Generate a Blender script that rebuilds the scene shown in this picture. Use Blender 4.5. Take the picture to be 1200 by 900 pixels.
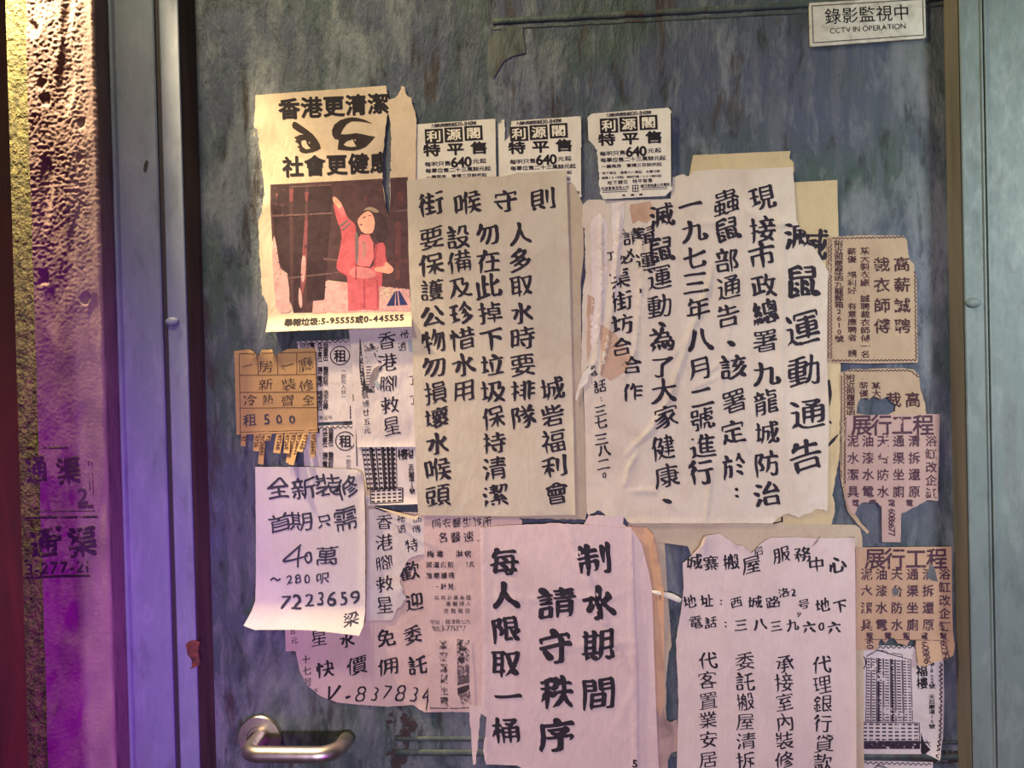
import bpy, bmesh, math, random
import numpy as np
from mathutils import Vector, Matrix, geometry, noise
for _o in list(bpy.data.objects): bpy.data.objects.remove(_o)
SC = bpy.context.scene
C = SC.collection
rad_ = math.radians
# ------------------------------------------------------------------ camera
FPX, YAW, PITCH, ROLL, DIST = 1000.0, rad_(4.1), rad_(.6), rad_(1.4), 1.0
TARGET = np.array([0, 0, 1.45])
_F = np.array([-math.sin(YAW)*math.cos(PITCH), math.cos(YAW)*math.cos(PITCH), -math.sin(PITCH)])
_R0 = np.array([math.cos(YAW), math.sin(YAW), 0]); _U0 = np.cross(_R0, _F)
_R = math.cos(ROLL)*_R0 - math.sin(ROLL)*_U0; _U = math.sin(ROLL)*_R0 + math.cos(ROLL)*_U0
CAM = TARGET - DIST*_F
cd = bpy.data.cameras.new('camera'); cd.sensor_width = 36; cd.lens = FPX/1200*36; cd.clip_start = .02
cam = bpy.data.objects.new('camera', cd); C.objects.link(cam)
cam.matrix_world = Matrix([[_R[0], _U[0], -_F[0], CAM[0]], [_R[1], _U[1], -_F[1], CAM[1]], [_R[2], _U[2], -_F[2], CAM[2]], [0, 0, 0, 1]])
SC.camera = cam
def at(px, py, y=0.0):
    """the point of the upright plane at depth y that shows at photo pixel (px, py)"""
    px, py = np.broadcast_arrays(np.asarray(px, float), np.asarray(py, float))
    d = _F + ((px-600)/FPX)[..., None]*_R + ((450-py)/FPX)[..., None]*_U
    return CAM + d*((y-CAM[1])/d[..., 1])[..., None]
# ------------------------------------------------------------------ view, world, lights
SC.view_settings.view_transform = 'Standard'; SC.view_settings.look = 'None'
SC.view_settings.gamma = 1; SC.view_settings.use_curve_mapping = False
SC.view_settings.exposure = 0.0
W = bpy.data.worlds.new('night'); SC.world = W; W.use_nodes = True
W.node_tree.nodes['Background'].inputs[0].default_value = (.46, .48, .85, 1)
W.node_tree.nodes['Background'].inputs[1].default_value = .042
def lamp(name, kind, loc, to, power, color, size, spot=None, blend=.6):
    d = bpy.data.lights.new(name, kind); d.energy = power; d.color = color
    if kind == 'AREA': d.shape = 'DISK'; d.size = size
    else: d.shadow_soft_size = size
    if kind == 'SPOT': d.spot_size = rad_(spot); d.spot_blend = blend
    o = bpy.data.objects.new(name, d); C.objects.link(o); o.location = loc
    o.rotation_euler = (Vector(to)-Vector(loc)).to_track_quat('-Z', 'Y').to_euler()
    return o
lamp('warm_wall_lamp', 'SPOT', (-.556, -.124, 2.08), (-.548, -.066, 1.60), 74, (1, .76, .42), .014, 96, .55)
lamp('warm_lane_lamp', 'AREA', (-.44, -.46, 2.42), (.05, 0, 1.45), 10.4, (1, .86, .50), .14)
lamp('pink_front_lamp', 'SPOT', (.045, -2.2, 1.15), (.06, 0, 1.02), 116, (1, .80, 1.06), .08, 54, 1.0)
lamp('cool_lane_lamp', 'SPOT', (1.45, -1.5, 2.0), (.80, 0, 1.58), 170, (.90, 1, .98), .25, 38, .9)
lamp('purple_neon_lamp', 'SPOT', (.30, -1.3, .75), (-.82, 0, 1.27), 132, (.56, .0, 1), .10, 38, 1.0)
# ------------------------------------------------------------------ lettering: outlines, brush strokes, ink faces
GL = {}
def outline_segments(ch):
    c = bpy.data.curves.new('glyph', 'FONT'); c.body = ch; c.size = 1; c.fill_mode = 'NONE'; c.resolution_u = 3
    o = bpy.data.objects.new('glyph', c); C.objects.link(o)
    ev = o.evaluated_get(bpy.context.evaluated_depsgraph_get()); me = ev.to_mesh()
    v = np.array([w.co[:2] for w in me.vertices]); e = np.array([k.vertices[:] for k in me.edges])
    ev.to_mesh_clear(); bpy.data.objects.remove(o); bpy.data.curves.remove(c)
    return v[e].reshape(-1, 4)

def sdf_grid(seg, lo, hi, n):
    """signed distance (inside > 0) on an n*n grid"""
    ax = np.linspace(lo[0], hi[0], n); ay = np.linspace(lo[1], hi[1], n)
    X, Y = np.meshgrid(ax, ay); P = np.stack([X.ravel(), Y.ravel()], 1)
    best = np.full(len(P), 9.0); cross = np.zeros(len(P), bool)
    for x0, y0, x1, y1 in seg:
        dx, dy = x1 - x0, y1 - y0; L = dx*dx + dy*dy + 1e-12
        t = np.clip(((P[:, 0]-x0)*dx + (P[:, 1]-y0)*dy)/L, 0, 1)
        best = np.minimum(best, (P[:, 0]-x0-t*dx)**2 + (P[:, 1]-y0-t*dy)**2)
        m = (y0 > P[:, 1]) != (y1 > P[:, 1])
        if m.any():
            cross ^= m & (P[:, 0] < (x1-x0)*(P[:, 1]-y0)/(dy if dy else 1e-12) + x0)
    d = np.sqrt(best)
    return np.where(cross, d, -d).reshape(n, n), ax, ay

def thin(M):
    M = M.copy(); M[0] = M[-1] = 0; M[:, 0] = M[:, -1] = 0
    for _ in range(40):
        ch = False
        for ph in (0, 1):
            p = [np.roll(np.roll(M, -dy, 0), -dx, 1) for dx, dy in ((0, 1), (1, 1), (1, 0), (1, -1), (0, -1), (-1, -1), (-1, 0), (-1, 1))]
            B = sum(q.astype(int) for q in p)
            A = sum(((~p[i]) & p[(i+1) % 8]).astype(int) for i in range(8))
            if ph == 0: c1 = ~(p[0] & p[2] & p[4]); c2 = ~(p[2] & p[4] & p[6])
            else: c1 = ~(p[0] & p[2] & p[6]); c2 = ~(p[0] & p[4] & p[6])
            k = M & (B >= 2) & (B <= 6) & (A == 1) & c1 & c2
            if k.any(): M = M & ~k; ch = True
        if not ch: break
    return M

def brush_field(ch, rad, n, lo, hi, chisel, taper):
    """re-draw a character as brush strokes: thin it to its skeleton, then sweep a slanted brush whose width swells and tapers"""
    seg = outline_segments(ch)
    N = 84
    F, ax, ay = sdf_grid(seg, (-.08, -.2), (1.08, .96), N)
    S = thin(F > 0)
    jj, ii = np.nonzero(S)
    px, py = ax[ii], ay[jj]
    idx = {(j, i): k for k, (j, i) in enumerate(zip(jj, ii))}
    nb = [[] for _ in jj]
    for (j, i), k in idx.items():
        for a in (-1, 0, 1):
            for b in (-1, 0, 1):
                if (a or b) and (j+a, i+b) in idx: nb[k].append(idx[(j+a, i+b)])
    rad *= 1.22 - .52*min(1, max(0, (len(px)-90)/420))       # crowded characters are written with a finer touch
    r = np.full(len(px), rad)
    # stroke direction gives the body width: rising horizontals thinner, verticals and right-falling strokes fuller
    for k in range(len(px)):
        q = [k] + nb[k] + [m for h in nb[k] for m in nb[h]]
        x = px[q]; y = py[q]
        if len(set(q)) > 2:
            cx, cy = x - x.mean(), y - y.mean()
            th = .5*math.atan2(2*(cx*cy).sum(), (cx*cx).sum() - (cy*cy).sum())
            r[k] *= 1.0 + taper*(.12*abs(math.sin(th)) + .28*max(0, math.sin(-2*th)) - .22*max(0, math.cos(2*th)))
    if len(px) > 2 and taper:
        for k in range(len(px)):
            if len(nb[k]) != 1: continue
            path = [k]; prev = -1; cur = k
            while len(path) < 26:
                nx_ = [m for m in nb[cur] if m not in path]
                if not nx_ or len(nb[cur]) > 3: break
                prev = cur; cur = nx_[0]; path.append(cur)
            w = path[min(len(path)-1, 6)]
            dx, dy = px[k]-px[w], py[k]-py[w]; L = math.hypot(dx, dy) + 1e-9; dx /= L; dy /= L
            Lp = len(path)
            for q, m in enumerate(path):
                t = q/max(6, min(Lp, 17))
                if t > 1: break
                if dx < -.25 and dy < -.3: g = .12 + .88*t**.8            # left-falling: to a point
                elif dx > .25 and dy < -.3: g = (.2 + 4.8*t) if t < .28 else 1.54 - .54*(t-.28)/.72   # right-falling: swell then flick
                elif dx > .55: g = 1.42 - .42*t                            # horizontal end: press
                elif dx < -.55: g = .95 + .1*t
                elif dy < -.5: g = .55 + .45*t                             # vertical end
                else: g = 1.28 - .28*t                                     # start of a downstroke
                r[m] *= 1 + (g-1)*taper
    # smooth radii
    for _ in range(2):
        r = np.array([(r[k]*2 + sum(r[m] for m in nb[k]))/(2+len(nb[k])) for k in range(len(px))])
    # smooth the path
    for _ in range(2):
        px, py = (np.array([(px[k] if len(nb[k]) != 2 else .5*px[k]+.25*(px[nb[k][0]]+px[nb[k][1]])) for k in range(len(px))]),
                  np.array([(py[k] if len(nb[k]) != 2 else .5*py[k]+.25*(py[nb[k][0]]+py[nb[k][1]])) for k in range(len(px))]))
    gx = np.linspace(lo[0], hi[0], n); gy = np.linspace(lo[1], hi[1], n)
    X, Y = np.meshgrid(gx, gy); best = np.full(X.size, -9.0)
    Xr, Yr = X.ravel(), Y.ravel()
    for s in range(0, len(px), 64):
        dx = Xr[:, None]-px[None, s:s+64]; dy = Yr[:, None]-py[None, s:s+64]
        u = (dx-dy)*.7071; v = (dx+dy)*.7071               # u along the falling diagonal: the brush lies along it
        d = np.sqrt((u*(1-.30*chisel))**2 + (v*(1+.25*chisel))**2)
        best = np.maximum(best, (r[None, s:s+64]-d).max(1))
    return best.reshape(n, n)

CASES = {1: ['a', 'p', 's'], 2: ['p', 'b', 'q'], 3: ['a', 'b', 'q', 's'], 4: ['q', 'c', 'r'], 6: ['p', 'b', 'c', 'r'], 7: ['a', 'b', 'c', 'r', 's'],
         8: ['s', 'r', 'd'], 9: ['a', 'p', 'r', 'd'], 11: ['a', 'b', 'q', 'r', 'd'], 12: ['s', 'q', 'c', 'd'], 13: ['a', 'p', 'q', 'c', 'd'],
         14: ['p', 'b', 'c', 'd', 's'], 15: ['a', 'b', 'c', 'd']}
def march(F, lo, hi):
    ny, nx = F.shape; NC = ny*nx
    gx = np.linspace(lo[0], hi[0], nx); gy = np.linspace(lo[1], hi[1], ny)
    X, Y = np.meshgrid(gx, gy)
    def lerp(a, b, va, vb):
        t = np.where(va != vb, va/np.where(va == vb, 1, va-vb), .5); return a + (b-a)*np.clip(t, 0, 1)
    V = np.zeros((3*NC, 2))
    V[:NC, 0] = X.ravel(); V[:NC, 1] = Y.ravel()
    H = np.zeros((ny, nx, 2)); H[:, :-1, 0] = lerp(X[:, :-1], X[:, 1:], F[:, :-1], F[:, 1:]); H[:, :, 1] = Y
    W = np.zeros((ny, nx, 2)); W[:, :, 0] = X; W[:-1, :, 1] = lerp(Y[:-1], Y[1:], F[:-1], F[1:])
    V[NC:2*NC] = H.reshape(-1, 2); V[2*NC:] = W.reshape(-1, 2)
    I = F > 0
    code = (I[:-1, :-1]*1 + I[:-1, 1:]*2 + I[1:, 1:]*4 + I[1:, :-1]*8)
    faces = []
    for cd in range(1, 16):
        jj, ii = np.nonzero(code == cd)
        if not len(jj): continue
        b = jj*nx + ii
        M = {'a': b, 'b': b+1, 'c': b+nx+1, 'd': b+nx, 'p': NC+b, 'r': NC+b+nx, 's': 2*NC+b, 'q': 2*NC+b+1}
        for f in ([CASES[cd]] if cd not in (5, 10) else ([CASES[1], CASES[4]] if cd == 5 else [CASES[2], CASES[8]])):
            faces += np.stack([M[k] for k in f], 1).tolist()
    if not faces: return np.zeros((0, 2)), []
    used = np.unique(np.concatenate([np.array(f) for f in faces])); rm = np.zeros(3*NC, int); rm[used] = np.arange(len(used))
    return V[used], [[int(rm[k]) for k in f] for f in faces]

CJK_LO, CJK_HI = (-.06, -.18), (1.06, .94)
def glyph(ch, style, n):
    key = (ch, style, n)
    if key in GL: return GL[key]
    cjk = ord(ch) > 0x2000
    if not cjk:
        seg = outline_segments(ch)
        x0, x1 = min(seg[:, 0].min(), seg[:, 2].min()), max(seg[:, 0].max(), seg[:, 2].max())
    else: x0, x1 = 0, 1
    lo, hi = (CJK_LO, CJK_HI) if cjk else ((x0-.1, -.12), (x1+.1, .82))
    if style in ('kai', 'heavy', 'light', 'pen', 'marker'):
        rad, chz, tap = {'kai': (.046, 1, 1), 'heavy': (.058, .9, 1), 'light': (.036, .9, 1), 'pen': (.030, .4, .6), 'marker': (.048, .25, .2)}[style]
        F = brush_field(ch, rad, n, lo, hi, chz, tap)
    else:
        off = {'print': .004, 'thin': -.004, 'bold': .020, 'black': .034}[style]
        F = sdf_grid(outline_segments(ch), lo, hi, n)[0] + off
    V, f = march(F, lo, hi)
    V = V.copy()
    if len(V):
        if cjk: V -= (.5, .38)
        else:
            V[:, 0] -= (x0+x1)/2; V[:, 1] -= .345
            V /= .70                       # a digit's height is the unit
    GL[key] = (V, f)
    return GL[key]
# ------------------------------------------------------------------ helpers
def tag(o, label=None, cat=None, group=None, kind=None):
    if label: o['label'] = label
    if cat: o['category'] = cat
    if group: o['group'] = group
    if kind: o['kind'] = kind
    return o
def mesh_obj(name, verts, faces, mat, parent=None, smooth=False, closed=True):
    me = bpy.data.meshes.new(name); me.from_pydata([tuple(v) for v in verts], [], faces)
    if closed:
        bm = bmesh.new(); bm.from_mesh(me); bmesh.ops.recalc_face_normals(bm, faces=bm.faces); bm.to_mesh(me); bm.free()
    if smooth: me.polygons.foreach_set('use_smooth', [True]*len(me.polygons))
    if mat: me.materials.append(mat)
    o = bpy.data.objects.new(name, me); C.objects.link(o)
    if parent: o.parent = parent
    return o
def inside(P, poly):
    poly = np.asarray(poly, float); x, y = P[:, 0], P[:, 1]; r = np.zeros(len(P), bool)
    for (x0, y0), (x1, y1) in zip(poly, np.roll(poly, -1, 0)):
        if y0 == y1: continue
        r ^= ((y0 > y) != (y1 > y)) & (x < (x1-x0)*(y-y0)/(y1-y0)+x0)
    return r
def densify(poly, step, jag, rng):
    out = []
    n = len(poly)
    for i in range(n):
        a, b = poly[i], poly[(i+1) % n]
        j = jag*.5 if len(a) < 3 else a[2]*.62                     # a third number roughens the edge that starts here
        L = math.hypot(b[0]-a[0], b[1]-a[1]); m = max(1, int(L/step + .5))
        nx, ny = ((b[1]-a[1])/(L+1e-9), -(b[0]-a[0])/(L+1e-9))
        w = 0
        for k in range(m):
            t = k/m; w = .55*w + rng.uniform(-1, 1)*j if k else 0
            out.append((a[0]+(b[0]-a[0])*t + nx*w, a[1]+(b[1]-a[1])*t + ny*w))
    return out
def fill(outline, holes=(), step=6, edge=3, jag=.25, seed=0):
    """triangulate an outline with inner points so that the sheet can bend"""
    rng = random.Random(seed)
    loops = [densify(outline, edge, jag, rng)] + [densify(h, edge, jag*2, rng) for h in holes]
    pts = []; edges = []
    for lp in loops:
        b = len(pts); pts += lp; edges += [(b+i, b+(i+1) % len(lp)) for i in range(len(lp))]
    A = np.array(loops[0]); lo = A.min(0); hi = A.max(0)
    gx, gy = np.meshgrid(np.arange(lo[0]+step*.6, hi[0], step), np.arange(lo[1]+step*.6, hi[1], step))
    G = np.stack([gx.ravel(), gy.ravel()], 1)
    if len(G):
        G = G + np.array([[rng.uniform(-.3, .3)*step, rng.uniform(-.3, .3)*step] for _ in range(len(G))])
        k = inside(G, loops[0])
        for h in loops[1:]: k &= ~inside(G, h)
        pts += [tuple(p) for p in G[k]]
    v, e, f, *_ = geometry.delaunay_2d_cdt([Vector(p) for p in pts], edges, [], 0, 1e-5)
    V = np.array([tuple(p) for p in v]); f = [list(q) for q in f]
    cen = np.array([V[q].mean(0) for q in f])
    k = inside(cen, loops[0])
    for h in loops[1:]: k &= ~inside(cen, h)
    return V, [q for q, g in zip(f, k) if g], loops
# bending of a sheet, in millimetres off its plane
def ridge(pts, hgt, wid):
    P = np.array(pts, float)
    def f(x, y):
        best = np.full(x.shape, 1e9); tt = np.zeros(x.shape); n = len(P)-1
        for i in range(n):
            d = P[i+1]-P[i]; L = (d*d).sum()+1e-9
            t = np.clip(((x-P[i, 0])*d[0] + (y-P[i, 1])*d[1])/L, 0, 1)
            q = (x-P[i, 0]-t*d[0])**2 + (y-P[i, 1]-t*d[1])**2
            m = q < best; best = np.where(m, q, best); tt = np.where(m, (i+t)/n, tt)
        return hgt*np.exp(-best/(wid*wid))*np.clip(np.minimum(tt, 1-tt)*5+.15, 0, 1)
    return f
def curl(p0, p1, dist, hgt, power=2):
    (x0, y0), (x1, y1) = p0, p1; L = math.hypot(x1-x0, y1-y0)
    return lambda x, y: hgt*np.clip(1-np.abs((x-x0)*(y1-y0)-(y-y0)*(x1-x0))/L/dist, 0, 1)**power
def corner(p, dist, hgt, power=2):
    return lambda x, y: hgt*np.clip(1-np.hypot(x-p[0], y-p[1])/dist, 0, 1)**power
def waves(amp, lam, seed):
    r = random.Random(seed); K = [(r.uniform(0, 6.28), 2*math.pi/(lam*r.uniform(.6, 1.6)), r.uniform(0, 6.28)) for _ in range(5)]
    return lambda x, y: amp*(1+sum(np.sin(k*(x*math.cos(a)+y*math.sin(a))+p) for a, k, p in K)/5)
def total(*fs): return lambda x, y: sum(f(x, y) for f in fs) if fs else 0*x

class Surface:
    """where ink lies: a plane at a depth, bent by h"""
    def __init__(s, y_mm, h=None, outline=None, holes=(), root=None):
        s.y = y_mm; s.h = h; s.outline = outline; s.holes = holes; s.root = root
    def put(s, V, eps=0.0):
        V = np.asarray(V, float); P = at(V[:, 0], V[:, 1], -s.y/1000)
        if s.h: P[:, 1] -= np.asarray(s.h(V[:, 0], V[:, 1]))/1000
        P[:, 1] -= eps/1000
        return P - (np.array(s.root.location) if s.root else 0)

class Sheet(Surface):
    def __init__(s, name, label, cat, outline, depth, mat, h=None, step=7, group=None, holes=(), jag=.25, seed=None, thick=.25, solo=False):
        seed = seed if seed is not None else int(outline[0][0]*7+outline[0][1]) 
        V, F, loops = fill(outline, holes, step, 3, jag, seed)
        super().__init__(depth, h, loops[0], loops[1:], None)
        A = np.array(loops[0]); mid = at((A[:, 0].min()+A[:, 0].max())/2, A[:, 1].max(), -depth/1000)
        sh = None
        if solo: loc = mid
        else:
            s.root = bpy.data.objects.new(name, None); C.objects.link(s.root); s.root.empty_display_size = .02
            s.root.location = [float(k) for k in mid]; tag(s.root, label, cat, group)
        P = s.put(V) - (mid if solo else 0)
        n = len(V); B = P + np.array([0, thick/1000, 0])
        cnt = {}
        for q in F:
            for a, b in zip(q, q[1:]+q[:1]): cnt[(a, b)] = 1
        rim = [[a, b, b+n, a+n] for (a, b) in cnt if (b, a) not in cnt]
        rim = [[k+2*n for k in q] for q in rim]                      # the cut edge keeps its own vertices, so the face shades cleanly
        faces = F + [[k+n for k in q[::-1]] for q in F] + rim
        VV = np.concatenate([P, B, P, B]); us = np.unique(np.concatenate([np.array(q) for q in faces])); rm = np.full(len(VV), -1); rm[us] = np.arange(len(us))
        o = mesh_obj(name if solo else 'sheet', VV[us], [[int(rm[k]) for k in q] for q in faces], mat, s.root, smooth=False)
        o.data.polygons.foreach_set('use_smooth', [True]*(2*len(F)) + [False]*len(rim))
        if solo:
            o.location = [float(k) for k in mid]; tag(o, label, cat, group); s.root = o
        s.sheet = o

def base_rot(y): return 2.9 - 3.4*y/870            # how photo horizontals climb, in degrees
SHEAR = {'kai': .22, 'heavy': .13, 'light': .15, 'pen': .18, 'marker': .20}
class Ink:
    def __init__(s, surf, clip=True, worn=(), seed=3):
        s.s = surf; s.v = []; s.f = []; s.n = 0; s.clip = clip; s.worn = worn; s.rng = random.Random(seed)
    def add(s, V, F):
        s.v.append(np.asarray(V, float)); s.f += [[k+s.n for k in q] for q in F]; s.n += len(V)
    def char(s, ch, cx, cy, size, style, sx=1.0, rot=None, extra=0, n=None, jit=0):
        if ch in ' 　': return
        if n is None: n = int(min(60, max(22, size*1.5 + 8)))
        V, F = glyph(ch, style, n)
        if not len(V): return
        V = V.copy(); r = s.rng
        sh = SHEAR.get(style, 0)
        if jit:
            V[:, 0] *= 1 + r.uniform(-.07, .07)*jit; V[:, 1] *= 1 + r.uniform(-.07, .07)*jit; sh *= 1 + r.uniform(-.35, .35)*jit
            a, b, c_ = r.uniform(0, 6), r.uniform(0, 6), .016*jit
            V = V + c_*np.stack([np.sin(V[:, 1]*6+a)+np.sin(V[:, 0]*8+b), np.sin(V[:, 0]*6+b)+np.sin(V[:, 1]*9+a)], 1)
            cx += r.uniform(-.03, .03)*size*jit; cy += r.uniform(-.03, .03)*size*jit; extra += r.uniform(-2.5, 2.5)*jit
        V[:, 1] += sh*V[:, 0]; V[:, 0] -= .25*sh*V[:, 1]
        V[:, 0] *= sx
        t = rad_((base_rot(cy) if rot is None else rot) + extra); c, q = math.cos(t), math.sin(t)
        x = V[:, 0]*c - V[:, 1]*q; y = V[:, 0]*q + V[:, 1]*c
        s.add(np.stack([cx + size*x, cy - size*y], 1), F)
    def run(s, txt, p0, p1, size, style, sx=1.0, rot=None, extra=0, jit=0, n=None):
        m = len(txt)
        for k, ch in enumerate(txt):
            t = k/(m-1) if m > 1 else 0
            sz = size*(.42 if ch in '，、・。．' else 1)
            s.char(ch, p0[0]+(p1[0]-p0[0])*t, p0[1]+(p1[1]-p0[1])*t, sz if ch not in '0123456789' else size*.64, style, sx, rot, extra, n, jit)
        return s
    def prop(s, txt, p0, p1, size, style, dig=.8, sx=1.0, dw=.6, rot=None, extra=0, jit=0, sxd=1.0):
        """one line set with each character's own width, from the left edge p0 to the right edge p1"""
        def adv(c):
            if ord(c) > 0x2000: return sx
            if c == ' ': return .4*dig
            V = glyph(c, style, int(min(60, max(22, size*1.5+8))))[0]
            return ((V[:, 0].max()-V[:, 0].min())*sxd + .17)*dig
        w = [adv(c) for c in txt]; tot = sum(w); a = 0
        for c, q in zip(txt, w):
            t = (a+q/2)/tot; a += q
            cj = ord(c) > 0x2000
            s.char(c, p0[0]+(p1[0]-p0[0])*t, p0[1]+(p1[1]-p0[1])*t, size if cj else size*dig, style, sx if cj else sxd, rot, extra, None, jit)
        return s
    def line(s, pts, w, closed=False):
        P = np.array(list(pts) + ([pts[0]] if closed else []), float)
        # resample so that it can follow the sheet
        Q = [P[0]]
        for a, b in zip(P[:-1], P[1:]):
            m = max(1, int(np.hypot(*(b-a))/5))
            Q += [a+(b-a)*(k+1)/m for k in range(m)]
        Q = np.array(Q); T = np.gradient(Q, axis=0); T /= np.linalg.norm(T, axis=1)[:, None]+1e-9
        N = np.stack([-T[:, 1], T[:, 0]], 1); ww = np.broadcast_to(np.asarray(w, float), (len(Q),))[:, None]/2
        n = len(Q); s.add(np.concatenate([Q+N*ww, Q-N*ww]), [[k, k+1, n+k+1, n+k] for k in range(n-1)])
        return s
    def stroke(s, pts, w):
        """a freehand stroke: (x, y) points, widths swelling from w[0] through w[1] to w[2]"""
        P = np.array(pts, float); t = np.linspace(0, 1, len(P)); u = np.linspace(0, 1, max(8, 4*len(P)))
        X = np.interp(u, t, P[:, 0]); Y = np.interp(u, t, P[:, 1])
        for _ in range(3):
            X[1:-1] = (X[:-2]+2*X[1:-1]+X[2:])/4; Y[1:-1] = (Y[:-2]+2*Y[1:-1]+Y[2:])/4
        T = np.gradient(np.stack([X, Y], 1), axis=0); T /= np.linalg.norm(T, axis=1)[:, None]+1e-9
        ww = np.interp(u, [0, .5, 1], w)[:, None]/2; Q = np.stack([X, Y], 1); N = np.stack([-T[:, 1], T[:, 0]], 1); n = len(Q)
        s.add(np.concatenate([Q+N*ww, Q-N*ww]), [[k, k+1, n+k+1, n+k] for k in range(n-1)]); return s
    def wavy(s, p0, p1, amp, lam, w):
        L = math.hypot(p1[0]-p0[0], p1[1]-p0[1]); m = int(L/lam*8); nx, ny = -(p1[1]-p0[1])/L, (p1[0]-p0[0])/L
        return s.line([(p0[0]+(p1[0]-p0[0])*k/m + nx*amp*math.sin(k*math.pi/4), p0[1]+(p1[1]-p0[1])*k/m + ny*amp*math.sin(k*math.pi/4)) for k in range(m+1)], w)
    def poly(s, pts, step=8, holes=()):
        V, F, _ = fill(pts, holes, step, 4, 0, 1); s.add(V, F); return s
    def rect(s, x0, y0, x1, y1):
        s.add([(x0, y0), (x1, y0), (x1, y1), (x0, y1)], [[0, 1, 2, 3]]); return s
    def make(s, name, mat, eps=.26, label=None, parent=None):
        V = np.concatenate(s.v); F = s.f
        cen = np.array([V[q].mean(0) for q in F])
        k = np.ones(len(F), bool)
        if s.clip and s.s.outline is not None:
            k &= inside(cen, s.s.outline)
            for h in s.s.holes: k &= ~inside(cen, h)
        for w in s.worn: k &= ~inside(cen, w)
        F = [q for q, g in zip(F, k) if g]
        if not F: return None
        used = np.unique(np.concatenate([np.array(q) for q in F])); rm = np.full(len(V), -1); rm[used] = np.arange(len(used))
        o = mesh_obj(name, s.s.put(V[used], eps + getattr(s.s, 'lift', 0)), [[int(rm[j]) for j in q] for q in F], mat, parent or s.s.root, closed=False)
        if label: o['label'] = label
        return o
def circle(cx, cy, r, n=28, sx=1): return [(cx+sx*r*math.cos(2*math.pi*k/n), cy+r*math.sin(2*math.pi*k/n)) for k in range(n)]
# ------------------------------------------------------------------ materials
def lin(c): return tuple(((k/255+.055)/1.055)**2.4 if k > 10 else k/255/12.92 for k in c)
def new_mat(name):
    m = bpy.data.materials.new(name); m.use_nodes = True; nt = m.node_tree
    return m, nt, nt.nodes['Principled BSDF'], nt.nodes.new('ShaderNodeNewGeometry')
def nd(nt, kind, **kw):
    n = nt.nodes.new(kind)
    for k, v in kw.items():
        if k in n.inputs: n.inputs[k].default_value = v
        else: setattr(n, k, v)
    return n
def mapped(nt, geo, scale, off=(0, 0, 0)):
    mp = nd(nt, 'ShaderNodeMapping'); mp.inputs['Scale'].default_value = scale; mp.inputs['Location'].default_value = off
    nt.links.new(geo.outputs['Position'], mp.inputs['Vector']); return mp.outputs[0]
def noise_n(nt, vec, scale, detail=4, rough=.55, dist=0):
    n = nd(nt, 'ShaderNodeTexNoise'); n.inputs['Scale'].default_value = scale; n.inputs['Detail'].default_value = detail
    n.inputs['Roughness'].default_value = rough; n.inputs['Distortion'].default_value = dist
    nt.links.new(vec, n.inputs['Vector']); return n.outputs[0]
def ramp(nt, fac, stops):
    r = nd(nt, 'ShaderNodeValToRGB'); e = r.color_ramp.elements
    while len(e) < len(stops): e.new(.5)
    for k, (p, c) in zip(e, stops): k.position = p; k.color = (*c, 1) if len(c) == 3 else c
    nt.links.new(fac, r.inputs[0]); return r.outputs[0]
def mix(nt, fac, a, b, mode='MIX'):
    m = nd(nt, 'ShaderNodeMix', data_type='RGBA', blend_type=mode)
    for s, v in ((m.inputs[0], fac), (m.inputs[6], a), (m.inputs[7], b)):
        if isinstance(v, (int, float)): s.default_value = v
        elif isinstance(v, tuple): s.default_value = (*v, 1)
        else: nt.links.new(v, s)
    return m.outputs[2]
def bump(nt, b, h, strength, dist=.001, prev=None):
    n = nd(nt, 'ShaderNodeBump'); n.inputs['Strength'].default_value = strength; n.inputs['Distance'].default_value = dist
    nt.links.new(h, n.inputs['Height'])
    if prev: nt.links.new(prev, n.inputs['Normal'])
    if b: nt.links.new(n.outputs[0], b.inputs['Normal'])
    return n.outputs[0]
def g3(v): return (v, v, v)
def paper(name, rgb, stain=(150, 118, 84), amount=.35, fib=.35, seed=0):
    m, nt, b, geo = new_mat(name); c = lin(rgb); o = (seed*1.7, 0, seed*.9)
    big = noise_n(nt, mapped(nt, geo, (9, 9, 9), o), 1, 5, .6, .4)
    fine = noise_n(nt, mapped(nt, geo, (260, 260, 90), o), 1, 3, .6)
    blot = noise_n(nt, mapped(nt, geo, (26, 26, 20), o), 1, 5, .62, .6)
    col = mix(nt, ramp(nt, blot, [(.46, g3(0)), (.78, g3(amount))]), c, lin(stain))
    col = mix(nt, 1.0, col, ramp(nt, big, [(.25, g3(.84)), (.75, g3(1.0))]), 'MULTIPLY')
    col = mix(nt, 1.0, col, ramp(nt, fine, [(.3, g3(.93)), (.7, g3(1.0))]), 'MULTIPLY')
    nt.links.new(col, b.inputs['Base Color']); b.inputs['Roughness'].default_value = .78; b.inputs['Specular IOR Level'].default_value = .25
    p = bump(nt, None, fine, fib*.5, .0006)
    bump(nt, b, noise_n(nt, mapped(nt, geo, (70, 70, 34), o), 1, 4, .55, .8), fib, .0022, p)
    return m
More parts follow.
